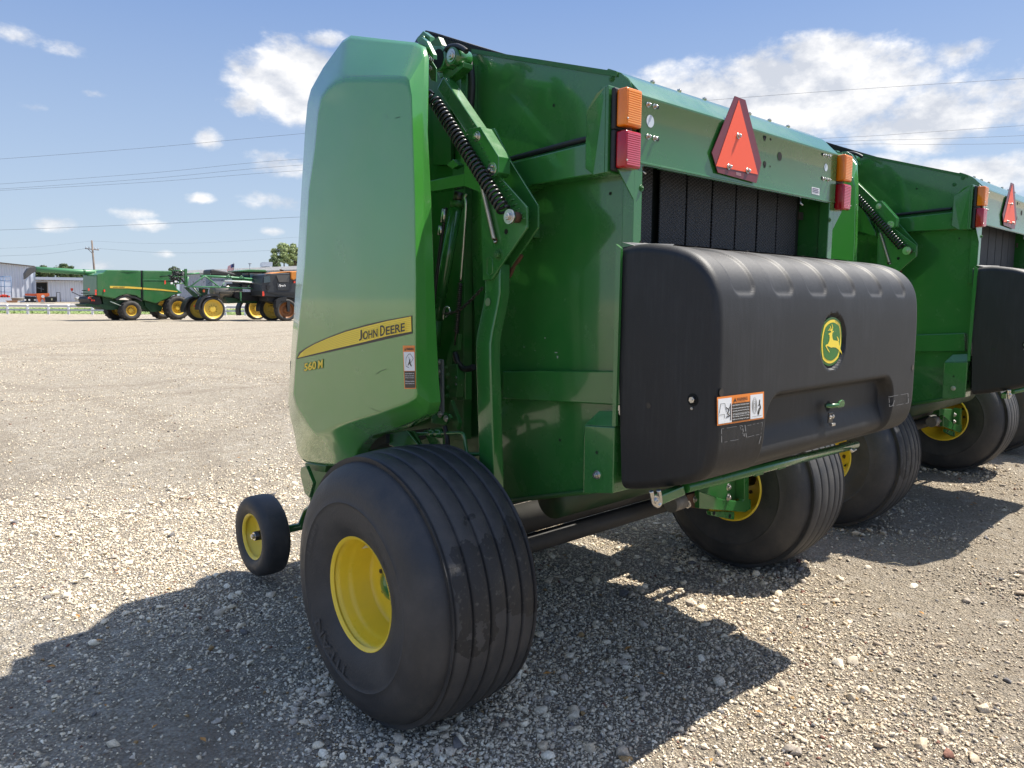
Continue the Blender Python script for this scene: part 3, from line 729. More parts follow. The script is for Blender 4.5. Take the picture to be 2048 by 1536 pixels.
    def oval(k, y, top=.16):
        out = []
        # bowed sides, arched ends, clipped corners
        for u, v in ((-.62, 1.0),):
            pass
        a = []
        for t in np.linspace(-1, 1, 13): a.append((t*.74, 1.0-.13*t*t*1.6))
        for t in np.linspace(1, -1, 13): a.append((.74+.26*(1-(t*.9)**2)*1.0+.0, t*.76))
        for t in np.linspace(1, -1, 13): a.append((t*.74, -(1.0-.13*t*t*1.6)))
        for t in np.linspace(-1, 1, 13): a.append((-(.74+.26*(1-(t*.9)**2)), t*.76))
        return [Vector((ecx+p*w2*k*(1 if k == 1 else 1), y, ecz+q*(h2-(1-k)*w2))) for p, q in a]
    def ring_poly(k, y, m_, name, par):
        mm = MB(); mm.poly(oval(k, y)); return mm.build(name, m_, par)
    m = MB(); m.prism(oval(1.0, ye), (0, .012, 0)); em = m.build('emblem', DECALG, hood)
    ring_poly(.90, ye-.0012, DECALY, 'emblem_border', hood); ring_poly(.78, ye-.002, DECALG, 'emblem_field', hood)
    # leaping deer traced in the badge (zoom pixels at 4.2667 px per photo pixel, origin 1380,600)
    body = [(1190,298),(1181,293),(1186,284),(1200,278),(1206,268),(1219,267),(1229,263),(1226,272),(1216,279),(1213,300),(1216,325),(1224,343),(1242,346),(1262,350),(1270,356),(1272,372),(1275,390),(1284,420),(1296,447),(1301,478),(1294,462),(1281,438),(1262,420),(1245,406),(1222,403),(1204,407),(1192,400),(1177,394),(1168,392),(1172,408),(1185,430),(1194,447),(1188,446),(1174,426),(1160,400),(1155,390),(1163,381),(1178,374),(1185,356),(1190,340),(1192,320)]
    tail = [(1262,350),(1259,330),(1252,314),(1258,312),(1266,326),(1272,345),(1270,352)]
    ant = [[(1207,270),(1200,262),(1188,258),(1176,262),(1178,256),(1192,252),(1186,238),(1191,240),(1199,253),(1204,256),(1196,232),(1194,218),(1199,222),(1207,245),(1213,250),(1214,228),(1209,206),(1214,208),(1221,232),(1217,258),(1213,268)]]
    m = MB()
    for poly in [body, tail]+ant:
        from mathutils.geometry import tessellate_polygon
        vv = [m.bm.verts.new(on(1380+a/4.2667, 600+b/4.2667, 1, ye-.0028)) for a, b in poly]
        for t in tessellate_polygon([[Vector((a, b, 0)) for a, b in poly]]): m.face([vv[i] for i in t])
    m.build('deer_figure', DECALY, hood)
    # warning label on the hood
    yl = zf-.0035
    q = ((1434,794.5),(1528,783),(1528,837),(1434.5,851.5))
    f1 = quad_fn(*q, 1, yl); m = MB(); rect_on(m, f1, 0, 0, 1, 1); m.build('warning_label', DECALO, hood)
    f2 = quad_fn(*q, 1, yl-.0008)
    m = MB(); rect_on(m, f2, .025, .05, .31, .93); m.build('label_picture_field', DECALW, hood); m = MB(); rect_on(m, f2, .71, .05, .975, .93); m.build('label_picture_field', DECALW, hood)
    m = MB(); rect_on(m, f2, .32, .05, .70, .70); m.build('label_text_field', DECALK, hood)
    f3 = quad_fn(*q, 1, yl-.0016); m = MB()
    put_text(m, 'WARNING', lambda u, v: f3(.42+.23*u, .77+.12*v), .03)
    m.poly([f3(.355, .76), f3(.415, .76), f3(.385, .91)])
    def line(mm, pts, w):
        for (a, b), (c, d_) in zip(pts[:-1], pts[1:]):
            l_ = math.hypot(c-a, (d_-b)*.55) or 1e-6; px_, py_ = -(d_-b)*.55/l_*w, (c-a)/l_*w*1.8
            mm.poly([f3(a+px_, b+py_), f3(c+px_, d_+py_), f3(c-px_, d_-py_), f3(a-px_, b-py_)])
    line(m, [(.29,.12),(.29,.72)], .008); line(m, [(.05,.42),(.08,.75),(.17,.74),(.20,.45),(.28,.35)], .004); line(m, [(.04,.36),(.16,.36),(.16,.22)], .004); line(m, [(.19,.60),(.26,.50),(.22,.38),(.27,.28),(.19,.25)], .010); line(m, [(.25,.52),(.28,.62)], .008)
    for k in (.3, .55, .8, 1.0):
        line(m, [(.80+.05*k*math.cos(t), .52+.30*k*math.sin(t)) for t in np.linspace(0, 2*math.pi, 17)], .0025)
    line(m, [(.91,.72),(.905,.58),(.93,.42),(.90,.30),(.885,.17)], .010); line(m, [(.905,.42),(.88,.34),(.87,.2)], .009); line(m, [(.91,.55),(.87,.5)], .007); line(m, [(.75,.13),(.95,.13)], .003)
    m.build('label_lettering', DECALK, hood)
    m = MB()
    for v, t in ((.60, 'HELP PREVENT CRUSHING INJURY'), (.49, 'Be sure bystanders stand clear before'), (.40, 'operating gate and unloading bale.'), (.27, 'STAY CLEAR OF GATE, HEAVY PARTS CAN'), (.20, 'fall, swing, crush or trap.'), (.10, 'Before servicing, lock gate.')):
        put_text(m, t, lambda u, w: f3(.33+.36*u, v+.055*w), .01)
    line(m, [(.325,.345),(.695,.345)], .0015)
    m.build('label_small_print', DECALW, hood)
    # taped rectangles left by transport labels, and a long scratch
    SCR = mat('scratch_grey', (.22, .22, .22), .6)
    m = MB(); rng = random.Random(9)
    def sl(pts, w, y=zf-.002):
        for (a, b), (c, d_) in zip(pts[:-1], pts[1:]):
            if rng.random() < .18: continue
            l_ = math.hypot(c-a, d_-b) or 1e-6; px_, py_ = -(d_-b)/l_*w, (c-a)/l_*w
            m.poly([on(a+px_, b+py_, 1, y), on(c+px_, d_+py_, 1, y), on(c-px_, d_-py_, 1, y), on(a-px_, b-py_, 1, y)])
    def dash(p, q, w, n=8): sl([(p[0]+(q[0]-p[0])*k/n, p[1]+(q[1]-p[1])*k/n+rng.uniform(-.4, .4)) for k in range(n+1)], w)
    for p, q, w in (((1443,858),(1484,851),.35),((1443,858),(1443.5,885),.5),((1443.5,885),(1488,877),.35),((1484,851),(1490,876),.7),((1490,850),(1493,875),.7),((1495,851),(1525,845),.35),((1495,874),(1522,868),.35),((1525,845),(1522,868),.3),((1480,853),(1487,872),.35),((1777,794),(1816,787),.35),((1778,794),(1779,813),.35),((1779,813),(1816,806),.35),((1816,787),(1817,806),.5),((1789,801),(1785,812),.5)):
        dash(p, q, w)
    m.build('tape_residue', SCR, hood)
    m = MB(); sl([(1526,846),(1525,858),(1522,872),(1518,888)], .45); m.build('long_scratch', SCR, hood)
    # fixings
    def sock(px, py, ax, v, r): 
        p = on(px, py, ax, v); nn = (-1, 0, 0) if ax == 0 else (0, -1, 0)
        mm = MB(); mm.disc(p+Vector(nn)*.0012, nn, r*1.9, 20); mm.build('bolt_recess', HOLE, hood); bolt(hood, p+Vector(nn)*.002, nn, r, .008, False)
    sock(1386,799.5,0,x0,.011); bolt(hood, on(1384,817,0,x0), (-1, 0, 0), .005, .004, False)
    mm = MB(); mm.disc(on(1297,811,0,x0-.0012), (-1, 0, 0), .010, 16); mm.build('hood_plug', BLACKM, hood)
    for px, py in ((1443,785),(1826,735)):
        mm = MB(); mm.disc(on(px, py, 1, zf-.0015), (0, -1, 0), .013, 20); mm.build('hood_plug', BLACKM, hood)
    # latch handle and striker inside the scoop
    yl2 = zf+.030
    p = on(1666,809,1,yl2)
    mm = MB(); mm.tube([p+Vector((-.045, .012, -.002)), p+Vector((-.03, -.006, -.002)), p+Vector((.0, -.022, 0))], [.009, .010, .008], 12)
    hp = [p+Vector((.0, -.020, -.012)), p+Vector((.045, -.026, -.010)), p+Vector((.050, -.026, .004)), p+Vector((.042, -.026, .016)), p+Vector((.025, -.026, .020)), p+Vector((.006, -.022, .010))]
    mm.prism(hp, (0, .008, 0)); h_ = mm.build('latch_handle', GREEN, hood, bevel=.002)
    mm = MB(); mm.disc(p+Vector((-.035, .004, -.004)), (0, -1, 0), .022, 20); mm.build('latch_hole', HOLE, hood)
    p = on(1660,836,1,yl2-.004)
    mm = MB(); mm.box((p.x-.020, p.y-.004, p.z-.020), (p.x+.020, p.y+.002, p.z+.024), .003); st_ = mm.build('striker_plate', BLACKM, hood)
    for dx in (-.012, .012): bolt(hood, p+Vector((dx, -.004, .006)), (0, -1, 0), .009, .005, False)
    mm = MB(); mm.box((p.x-.014, p.y-.018, p.z-.030), (p.x+.014, p.y-.004, p.z-.019), .002); mm.build('striker', STEEL, hood)
    # lift bar below
    a = on(1345,985,1,-.95); c = on(1712,889,1,-.95); a = Vector((a.x, -.95, .955)); c = Vector((c.x, -.95, .955))
    pa = on(1371,975,1,-.95); pb = on(1711,889,1,-.95)
    mm = MB(); mm.tube([pa, pb], .019, 16); bar = mm.build('lift_bar', GREEN, root)
    mm = MB(); mm.prism([on(u, v, 1, -.955) for u, v in ((1322,991),(1369,972),(1372,990),(1325,1010))], (0, .03, 0)); mm.build('bar_end', GREEN, bar, bevel=.004)
    mm = MB(); mm.prism([on(u, v, 1, -.955) for u, v in ((1690,888),(1712,882),(1712,896),(1690,903))], (0, .03, 0)); mm.build('bar_end', GREEN, bar, bevel=.004)
    for px, py in ((1520,948),(1565,935)):
        pp = on(px, py, 1, -.965); mm = MB(); mm.box(tuple(pp+Vector((-.03, 0, -.006))), tuple(pp+Vector((.03, .02, .006))), .002); mm.build('bar_lug', GREEND, bar)
    # slotted chrome link hanging at the left
    yk = -.985
    path = [(1302,982),(1306,1000),(1309,1008),(1315,1011.5),(1320,1007),(1320,998),(1317,980)]
    mm = MB(); mm.tube(spline([on(u, v, 1, yk) for u, v in path], 5), .0075, 10); lk = mm.build('slotted_link', STEEL, root)
    bolt(lk, on(1311,1001,1,yk-.004), (-.2, -1, 0), .011, .012)
    mm = MB(); mm.tube([on(1700,897,1,-.97), on(1704,903,1,-.97), on(1711,899,1,-.97)], .006, 8); mm.build('slotted_link', STEEL, root)
    return hood
def add_arm(root):
    xa = .50
    def plate(name, pts, x, t=.010, m=GREEN, par=root, bev=.002):
        mb = MB(); mb.prism(P0(pts, x), (t, 0, 0)); return mb.build(name, m, par, bevel=bev)
    back = plate('pivot_plate', [(979,258),(988,256),(1019,320),(1076,411),(1076,455),(1012,548),(1008,560),(1000,430),(975,340)], xa+.075)
    plate('rusty_edge', [(1013,546),(1040,507),(1043,512),(1036,524),(1028,532),(1020,552),(1011,562)], xa+.078, .012, RUST, back)
    plate('pivot_plate', [(962,372),(998,352),(1054,414),(1054,455.5),(983,559),(965.5,561),(963,470)], xa, .010)
    lk = plate('clevis', [(932,260),(936,257.5),(960,253.5),(997,313),(997,345),(990,353),(978,350),(932,274)], xa-.022, .060)
    plate('clevis', [(928,272),(935,300),(962,372),(962,385),(928,372)], xa+.02, .03)
    # ladder of embossed marks on the plate
    mb = MB()
    for k in range(9):
        t = k/8; x = 1003+t*(1046-1003); y = 362+t*(438-362)
        mb.tube(P0([(x-3.2, y+1.8), (x+4.2, y-2.2)], xa-.001), .0022, 6)
    for k in range(6):
        t = k/5; x = 960+t*22; y = 288+t*42
        mb.tube(P0([(x-1, y+.8), (x+2.6, y-1)], xa-.023), .0018, 6)
    mb.build('embossed_marks', GREEN, lk)
    # square arm coming down from the pivot
    a, b = P0([(880,165)], xa+.03)[0], P0([(954,276)], xa+.005)[0]
    mb = MB(); d = (b-a).normalized(); n = d.cross(Vector((1, 0, 0))).normalized()*.030; w = Vector((.055, 0, 0))
    mb.hexa([a-n, b-n, b-n+w, a-n+w, a+n, b+n, b+n+w, a+n+w]); mb.build('tension_arm', GREEN, root, bevel=.005)
    tb = plate('top_bracket', [(857,112),(872,136),(872,164),(861,160),(857,150)], xa-.09, .006)
    plate('top_bracket', [(832,78),(843,74),(853,82),(866,108),(866,118),(850,100),(838,88)], .36, .02)
    for px, py in ((860,119),(860,138)): bolt(tb, on(px, py, 0, xa-.09), (-1, -.6, 0), .011, .010)
    # big tension spring with hooks
    p0 = on(863,192,0,xa-.055); p1 = on(1012,427,0,xa-.04)
    d = (p1-p0); mb = MB()
    c = coil(p0+d*.03, p1-d*.02, .0225, 30, .0058)
    mb.tube(c, .0062, 8); mb.tube(spline([p0+d*.03+Vector((0, .0, .02)), p0+Vector((0, .012, .022)), p0+Vector((0, .02, .004)), p0+Vector((-.004, .012, -.008))], 5), .006, 8)
    mb.build('tension_spring', BLACKM, root)
    mb = MB(); q = on(1017,433,0,xa-.05); mb.cyl(q, q+Vector((.012, 0, 0)), .027, 24); mb.build('spring_washer', STEEL, root); bolt(root, q, (-1, 0, 0), .014, .012)
    mb = MB(); mb.cyl(q+Vector((.014, 0, 0)), q+Vector((.05, 0, 0)), .020, 20); mb.build('spring_bushing', RUST, root)
    # thin return spring
    a, b = on(964,372,0,xa-.012), on(988,478,0,xa-.012)
    mb = MB(); mb.tube(coil(a, b, .0070, 58, .002, per=10), .0021, 6); mb.build('return_spring', STEEL, root)
    mb = MB(); mb.tube([b, b+Vector((-.004, -.006, -.014)), b+Vector((0, -.014, -.008))], .003, 6); mb.build('spring_hook', STEEL, root)
    bolt(root, on(954,273,0,xa-.022), (-1, 0, 0), .013, .012); q = on(983,338,0,xa-.024)
    mb = MB(); mb.cyl(q, q+Vector((.006, 0, 0)), .025, 24); w = mb.build('pivot_washer', STEEL, root)
    for k in range(3): bolt(w, q+Vector((-.001, .011*math.cos(2.1*k), .011*math.sin(2.1*k))), (-1, 0, 0), .006, .006, False)
    bolt(root, on(998,509,0,xa), (-1, 0, 0), .015, .020, True, GREEND); bolt(root, on(991,481,0,xa), (-1, 0, 0), .008, .008, True, RUST)
    hole(root, on(1012.5,463.5,0,xa), (-1, 0, 0), .010)
    mb = MB(); mb.tube(P0([(974,517),(980,514),(985,519),(985,545),(980,552),(974,547)], xa-.001), .0018, 6, close=True); mb.build('embossed_slot', GREEN, root)
    # bent square post carrying the arm
    sec = []
    for (y, z, x) in ((-.168, 1.76, .512), (-.168, 1.645, .512), (-.163, 1.60, .506), (-.152, 1.50, .488), (-.150, 1.45, .480), (-.153, 1.38, .478), (-.180, .845, .478)):
        sec.append([Vector((x, y+.046, z)), Vector((x, y-.044, z)), Vector((x+.055, y-.044, z)), Vector((x+.055, y+.046, z))])
    mb = MB(); R_ = [[mb.bm.verts.new(p) for p in r] for r in sec]
    for A, B in zip(R_[:-1], R_[1:]):
        for i in range(4): mb.face([A[i], A[(i+1) % 4], B[(i+1) % 4], B[i]])
    mb.face(R_[0]); mb.face(R_[-1][::-1])
    post = mb.build('gate_post', GREEN, root, bevel=.006, seg=3); smooth_by_angle(post, 40)
    mb = MB(); mb.disc(on(977,604,0,.5055)+Vector((-.004, 0, 0)), (-1, 0, .1), .016, 20); mb.build('worn_spot', mat('worn_paint', (.16, .24, .12), .5), post)
    # stand-offs that tie post and plates to the gate sheet
    for z in (1.90,): 
        mb = MB(); mb.box((.52, -.20, z-.03), (.742, -.14, z+.03), .004); mb.build('standoff', GREEN, root)

def add_frame(root):
    # chamber front half: side sheets and dark inside
    out = [(.235, 2.690), (.62, 2.74), (1.08, 2.52), (1.42, 2.05), (1.50, 1.2), (1.30, .74), (.12, .70), (.06, 1.2), (.18, 2.0)]
    for x in (.762, 2*XC-.774):
        mb = MB(); mb.prism([Vector((x, y, z)) for y, z in out], (.012, 0, 0)); mb.build('chamber_side', GREEND, root)
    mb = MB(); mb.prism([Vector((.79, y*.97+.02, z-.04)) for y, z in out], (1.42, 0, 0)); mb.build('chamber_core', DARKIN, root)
    # roof guard and front sheet
    mb = MB(); mb.hexa([(.774, 1.06, 2.50), (2.226, 1.06, 2.50), (2.226, 1.44, 2.03), (.774, 1.44, 2.03), (.774, 1.08, 2.53), (2.226, 1.08, 2.53), (2.226, 1.46, 2.05), (.774, 1.46, 2.05)]); mb.build('front_sheet', GREEN, root)
    for x in (.58, 2*XC-.76):
        mb = MB(); mb.prism([Vector((x, y, z)) for y, z in ((.70, .97), (1.41, .97), (1.40, 1.2), (1.12, 2.55), (.70, 2.60))], (.18, 0, 0)); mb.build('front_shadow_plate', GREEN, root, bevel=.02)  # unseen plates added behind the shield, shaped for the ground shadow's front edge
    for x in (.46, 2*XC-.58):
        mb = MB(); mb.prism([Vector((x, y, z)) for y, z in ((.70, 1.3), (1.10, 1.3), (1.02, 2.5), (.70, 2.62))], (.12, 0, 0)); mb.build('front_shadow_plate', GREEN, root, bevel=.02)  # second unseen pair, added to close a notch in that shadow
    # right-hand shield (seen only from the far side)
    mb = MB(); r = [(.10, 2.55), (.45, 2.70), (.85, 2.40), (.98, 1.35), (.80, .95), (.35, .95), (.20, 1.10), (.10, 1.22)]
    mb.prism([Vector((2*XC-.26, y, z)) for y, z in r], (-.30, 0, 0)); mb.build('side_shield', GREENS, root, bevel=.015)
    # belt running over the top roller, knurled edge
    bl = spline([on(846,74,0,.80)+Vector((0, .03, -.03)), on(849,64,0,.80), on(858,62,0,.80), on(905,76,0,.80), on(960,93,0,.80), on(1025,112,0,.80)], 8)
    mb = MB(); A = [mb.bm.verts.new(p) for p in bl]; B = [mb.bm.verts.new(p+Vector((1.38, 0, 0))) for p in bl]
    C_ = [mb.bm.verts.new(p+Vector((0, 0, -.010))) for p in bl]; D_ = [mb.bm.verts.new(p+Vector((1.38, 0, -.010))) for p in bl]
    for i in range(len(bl)-1):
        mb.face([A[i], A[i+1], B[i+1], B[i]]); mb.face([A[i], C_[i], C_[i+1], A[i+1]]); mb.face([C_[i], D_[i], D_[i+1], C_[i+1]]); mb.face([B[i], B[i+1], D_[i+1], D_[i]])
    belt = mb.build('top_belt', mat('belt_grey', (.10, .095, .085), .7, dust=.4, dustcol=(.24, .22, .19), dscale=14), root)
    mb = MB(); L_ = [(bl[i+1]-bl[i]).length for i in range(len(bl)-1)]; cum = np.r_[0, np.cumsum(L_)]
    for s in np.arange(.03, cum[-1]-.01, .0125):
        i = int(np.searchsorted(cum, s)-1); t = (s-cum[i])/L_[i]; p = bl[i].lerp(bl[i+1], t)
        mb.box((p.x-.004, p.y-.003, p.z-.016), (p.x+.001, p.y+.003, p.z-.003))
    mb.build('belt_edge_lacing', BLACKP, belt)
    mb = MB(); mb.lathe([(.80, .001), (.80, .075), (2.18, .075), (2.18, .001)], (on(850,85,0,.8).y+.03, on(850,85,0,.8).z-.03), 32); mb.build('top_roller', BLACKM, root)
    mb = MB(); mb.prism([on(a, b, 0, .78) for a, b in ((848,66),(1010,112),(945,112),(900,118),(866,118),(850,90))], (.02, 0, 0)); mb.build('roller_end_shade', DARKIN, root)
    def plate(name, pts, x, t=.010, m=GREEN, bev=.002, par=root):
        mb = MB(); mb.prism(P0(pts, x), (t, 0, 0)); return mb.build(name, m, par, bevel=bev)
    plate('roller_bracket', [(846,62),(859,72),(860,84),(852,92),(842,93),(834,76)], .70, .03)
    plate('roller_bracket', [(858,86),(876,73),(884,90),(882,96),(858,95)], .66, .03, GREEND)
    plate('roller_bracket', [(856,92),(892,92),(894,120),(890,152),(880,156),(866,130)], .62, .05)
    mb = MB(); c = on(846,81,0,.695); mb.cyl(c, c+Vector((-.012, 0, 0)), .022, 18); mb.build('bearing_cap', GREEN, root)
    # gate pivot: short cylinder barrel with an eye
    c = on(893,119,0,.58)
    mb = MB(); mb.tube([c+Vector((-.03, .02, 0)), c+Vector((.10, .02, 0))], .050, 28); mb.build('pivot_barrel', GREEN, root)
    mb = MB(); mb.disc(c+Vector((-.0315, .02, 0)), (-1, 0, 0), .040, 28); mb.build('barrel_bore', HOLE, root)
    c2 = on(916,115,0,.58); mb = MB(); mb.tube([c2+Vector((-.035, 0, 0)), c2+Vector((.05, 0, 0))], .034, 24); mb.build('pivot_eye', GREEN, root); bolt(root, c2+Vector((-.036, 0, 0)), (-1, 0, 0), .018, .008, True, STEEL)
    plate('pivot_lug', [(884,136),(905,140),(927,124),(926,134),(908,150),(893,160),(884,150)], .57, .05)
    mb = MB(); mb.tube(spline(P0([(886,112),(896,96),(912,92),(925,97),(933,103)], .56), 6), .011, 10); mb.build('corrugated_hose', BLACKP, root)
    mb = MB(); mb.tube(spline(P0([(930,104),(940,130),(944,170),(941,215),(938,250)], .70), 6), .016, 10); mb.build('hydraulic_hose', BLACKP, root)
    # upright posts and cross member in the gap behind the shield
    plate('frame_upright', [(921,128),(934,124),(932,330),(921,330)], .68, .06)
    plate('frame_upright', [(905,330),(930,330),(926,880),(905,880)], .70, .05, GREEND)
    plate('cross_member', [(858,362),(930,346),(964,338),(964,362),(930,372),(858,384)], .56, .05)
    plate('cross_member', [(893,330),(906,318),(918,330),(905,338)], .62, .03)
    plate('roller_housing', [(866,160),(900,158),(902,330),(866,330)], .735, .02, GREEND)
    # gate cylinder and rods
    p0, p1 = on(918,384,0,.63), on(914,405,0,.63); p2 = on(872,640,0,.60); p3 = on(868,690,0,.60)
    mb = MB(); mb.tube([p0, p1], .020, 16); mb.build('cylinder_rod', DARKST, root)
    mb = MB(); mb.tube([p1, p2], .028, 18); mb.build('gate_cylinder', GREEN, root)
    mb = MB(); mb.tube([p1+Vector((0, 0, .006)), p1-Vector((0, 0, .02))], .031, 18); mb.build('cylinder_gland', GREEND, root); mb = MB(); mb.tube([p2, p3], .030, 16); mb.build('cylinder_base', GREEND, root)
    mb = MB(); mb.tube(spline(P0([(933,388),(930,395),(932,404),(931,430),(926,500),(921,563)], .60), 5), .0055, 10); rod = mb.build('latch_rod', STEEL, root)
    a, b = on(921,566,0,.60), on(912,666,0,.60)
    mb = MB(); mb.tube(coil(a, b, .011, 24, .002, per=10), .0026, 6); mb.build('rod_spring', DARKST, rod)
    mb = MB(); mb.tube([a, b, on(910,690,0,.60)], .005, 8); mb.build('rod_end', DARKST, rod)
    mb = MB(); mb.tube(spline(P0([(892,415),(884,470),(876,530),(868,600),(862,680)], .56), 5), .008, 10); mb.build('hydraulic_hose', BLACKP, root)
    mb = MB(); mb.tube(P0([(889,418),(886,445)], .555), .011, 12); mb.tube(P0([(882,452),(880,470)], .555), .011, 12); mb.build('hose_fitting', STEEL, root)
    # chain
    mb = MB(); pts = spline(P0([(889,628),(915,622),(940,602),(964,577)], .54), 6)
    cum = 0
    for i in range(0, len(pts)-1):
        a, b = pts[i], pts[i+1]; d = (b-a).normalized(); mid = (a+b)/2; up = Vector((0, 0, 1)) if i % 2 else Vector((1, 0, 0)); up = (up-d*up.dot(d)).normalized()
        mb.tube([mid+d*.013*math.cos(t)+up*.006*math.sin(t) for t in np.linspace(0, 2*math.pi, 11)[:-1]], .0022, 6, close=True)
    mb.build('safety_chain', DARKST, root)
    mb = MB(); mb.tube(spline(P0([(886,640),(889,618),(896,614),(900,624),(892,634)], .55), 5), .004, 8); mb.build('chain_hook', STEEL, root)
    # latch hardware low in the gap
    plate('latch_lever', [(908,668),(917,668),(915,700),(905,702),(903,735),(896,760),(890,752),(894,712),(900,690)], .60, .02, GREEND)
    mb = MB(); mb.tube(spline(P0([(910,705),(916,725),(930,738),(948,734)], .60), 5), .013, 10); mb.build('black_hose', BLACKP, root)
    st = plate('perforated_strip', [(876,718),(884,720),(885,832),(877,815)], .50, .012, mat('grey_strip', (.16, .17, .17), .45))
    for py in (725,744): bolt(st, on(878.5, py, 0, .50), (-1, 0, 0), .007, .006)
    mb = MB(); mb.prism(P0([(875.5,756),(879,756),(879,771),(875.5,771)], .498), (.003, 0, 0)); mb.build('strip_slot', HOLE, st)
    plate('latch_block', [(900,730),(913,728),(916,760),(912,795),(900,795),(894,765)], .58, .04, GREEND)
    plate('latch_block', [(913,745),(930,745),(930,800),(913,800)], .66, .04, GREEN)
    for px, py in ((892,736),(896,750),(896,775),(895,792)): bolt(root, on(px, py, 0, .575), (-1, 0, 0), .008, .010, True, GREEND)
    for py in (754,768): bolt(root, on(918, py, 0, .60), (-1, -.3, 0), .010, .02, True, STEEL)
    for px, py in ((880,829),(892,837)): bolt(root, on(px, py, 0, .50), (-1, 0, 0), .010, .008)
    plate('shield_mount', [(866,800),(884,824),(898,828),(902,836),(890,850),(862,846)], .505, .012)
    plate('shield_strut', [(901,800),(918,846),(914,860),(898,830)], .55, .02, GREEND)
    # crank rod above the tyre
    mb = MB(); mb.tube(spline(P0([(826,868),(862,867),(905,866.5),(921,866),(928,871),(931,890),(934,905),(941,908.5),(966,908)], .50), 5), .0085, 12); cr = mb.build('crank_rod', GREEN, root)
    for px, w in ((865, .017), (878, .020)):
        q = on(px, 867, 0, .50); mb = MB(); mb.cyl(q+Vector((-.012, .01, 0)), q+Vector((.012, -.012, 0)), w, 16); mb.build('rod_collar', GREEN, cr)
    # plates between shield and tyre
    plate('fender_plate', [(846,862),(886,852),(886,915),(860,890)], .52, .012)
    plate('fender_plate', [(778,868),(812,861),(840,895),(800,900),(778,890)], .46, .012)
    plate('fender_plate', [(815,862),(826,862),(845,895),(832,895)], .48, .012, GREEND)
    mb = MB(); mb.prism(P0([(741,884),(772,868),(772,886),(741,900)], .44), (.25, 0, 0)); mb.build('gearcase', mat('grey_case', (.07, .065, .06), .6), root)
    mb = MB(); mb.tube(spline(P0([(889,852),(893,868),(895,885),(894,895)], .50), 4), .011, 10); mb.build('drain_hose', BLACKP, root)
    # pickup frame in front, under the shield
    plate('pickup_frame', [(602,935),(612,932),(626,966),(618,996),(609,986),(600,948)], .36, .02)
    plate('pickup_frame', [(610,926),(652,932),(650,945),(610,938)], .42, .05, GREEND)
    mb = MB(); mb.box((.55, 1.05, .40), (2.45, 1.50, .95), .05); mb.build('pickup_hood', GREEND, root)
    mb = MB(); mb.tube([Vector((.85, 1.62, .34)), Vector((2.2, 1.62, .34))], .14, 20); mb.build('pickup_reel', BLACKM, root)
    # axle, rollers and cross tubes under the chamber
    mb = MB(); mb.lathe([(.18, .001), (.18, .045), (2*XC-.18, .045), (2*XC-.18, .001)], WHC, 20); mb.build('axle_tube', mat('worn_roller', (.030, .028, .026), .62, dust=.4, dustcol=(.10, .09, .08), dscale=8, rvar=.2), root)
    q = on(1200, 1035, 0, 1.2)
    mb = MB(); mb.lathe([(.765, .001), (.765, .07), (2.235, .07), (2.235, .001)], (.04, .62), 32); mb.build('lower_roller', mat('worn_roller', (.030, .028, .026), .62, dust=.4, dustcol=(.10, .09, .08), dscale=8, rvar=.2), root)
    mb = MB(); mb.lathe([(.765, .001), (.765, .088), (2.235, .088), (2.235, .001)], (-.26, .800), 32); mb.build('gate_roller', mat('worn_green_roller', (.015, .045, .015), .45, dust=.6, dustcol=(.07, .055, .03), dscale=7, rvar=.2), root)
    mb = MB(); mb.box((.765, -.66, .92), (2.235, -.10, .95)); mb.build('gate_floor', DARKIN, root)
    for x in (.50, 2*XC-.58):
        mb = MB(); mb.box((x, -.02, .46), (x+.08, .16, .80), .006); mb.build('axle_hanger', GREEND, root)
    # mirror-side axle bracket inside the far wheel
    def zq(pts): return [(1340+a/5.297, 860+b/5.297) for a, b in pts]
    yb = -.16
    def bplate(name, pts, y, t, m=GREEN):
        mb = MB(); mb.prism([on(a, b, 1, y) for a, b in zq(pts)], (0, t, 0)); return mb.build(name, m, root, bevel=.003)
    bplate('axle_bracket', [(300,520),(835,470),(835,740),(560,745),(300,650)], yb+.03, .02, GREEND)
    bplate('axle_bracket', [(788,480),(836,472),(836,745),(788,745)], yb-.03, .06)
    bplate('bracket_arm', [(310,650),(430,690),(580,745),(770,755),(785,735),(857,735),(860,835),(800,872),(560,852),(310,832)], yb-.03, .03)
    bplate('bracket_tab', [(432,862),(683,868),(683,950),(650,948),(440,908)], yb-.02, .03)
    bplate('rusty_flange', [(180,690),(310,655),(310,835),(180,812)], yb, .03, RUST)
    for a, b in ((620,605),(620,715),(268,733),(190,790)): bolt(root, on(*zq([(a, b)])[0], 1, yb-.032 if a > 500 else yb-.002), (0, -1, 0), .014, .012)
    for a, b in ((465,880),(632,912)): hole(root, on(*zq([(a, b)])[0], 1, yb-.02), (0, -1, 0), .013)
    q = on(1352, 1005, 1, yb); mb = MB(); mb.tube([q+Vector((-.05, .0, -.003)), q+Vector((.05, 0, 0))], .042, 20); mb.build('roller_stub', mat('worn_stub', (.22, .20, .17), .5, dust=.5, dustcol=(.08, .06, .04), dscale=30), root)
    # gauge wheel of the pickup, ahead of the near tyre
    cx, cy, cz = .30, 1.68, .262
    mb = MB(); rim = [(.012, .118), (.0, .126), (-.002, .133), (.006, .135), (.012, .126), (.03, .120), (.045, .100), (.060, .088), (.070, .060), (.060, .045), (.05, .028), (.05, .001)]
    mb.lathe([(cx+x, r) for x, r in rim], (cy, cz), 56); gw = mb.build('gauge_wheel', YELLOW, root); smooth_by_angle(gw, 45)
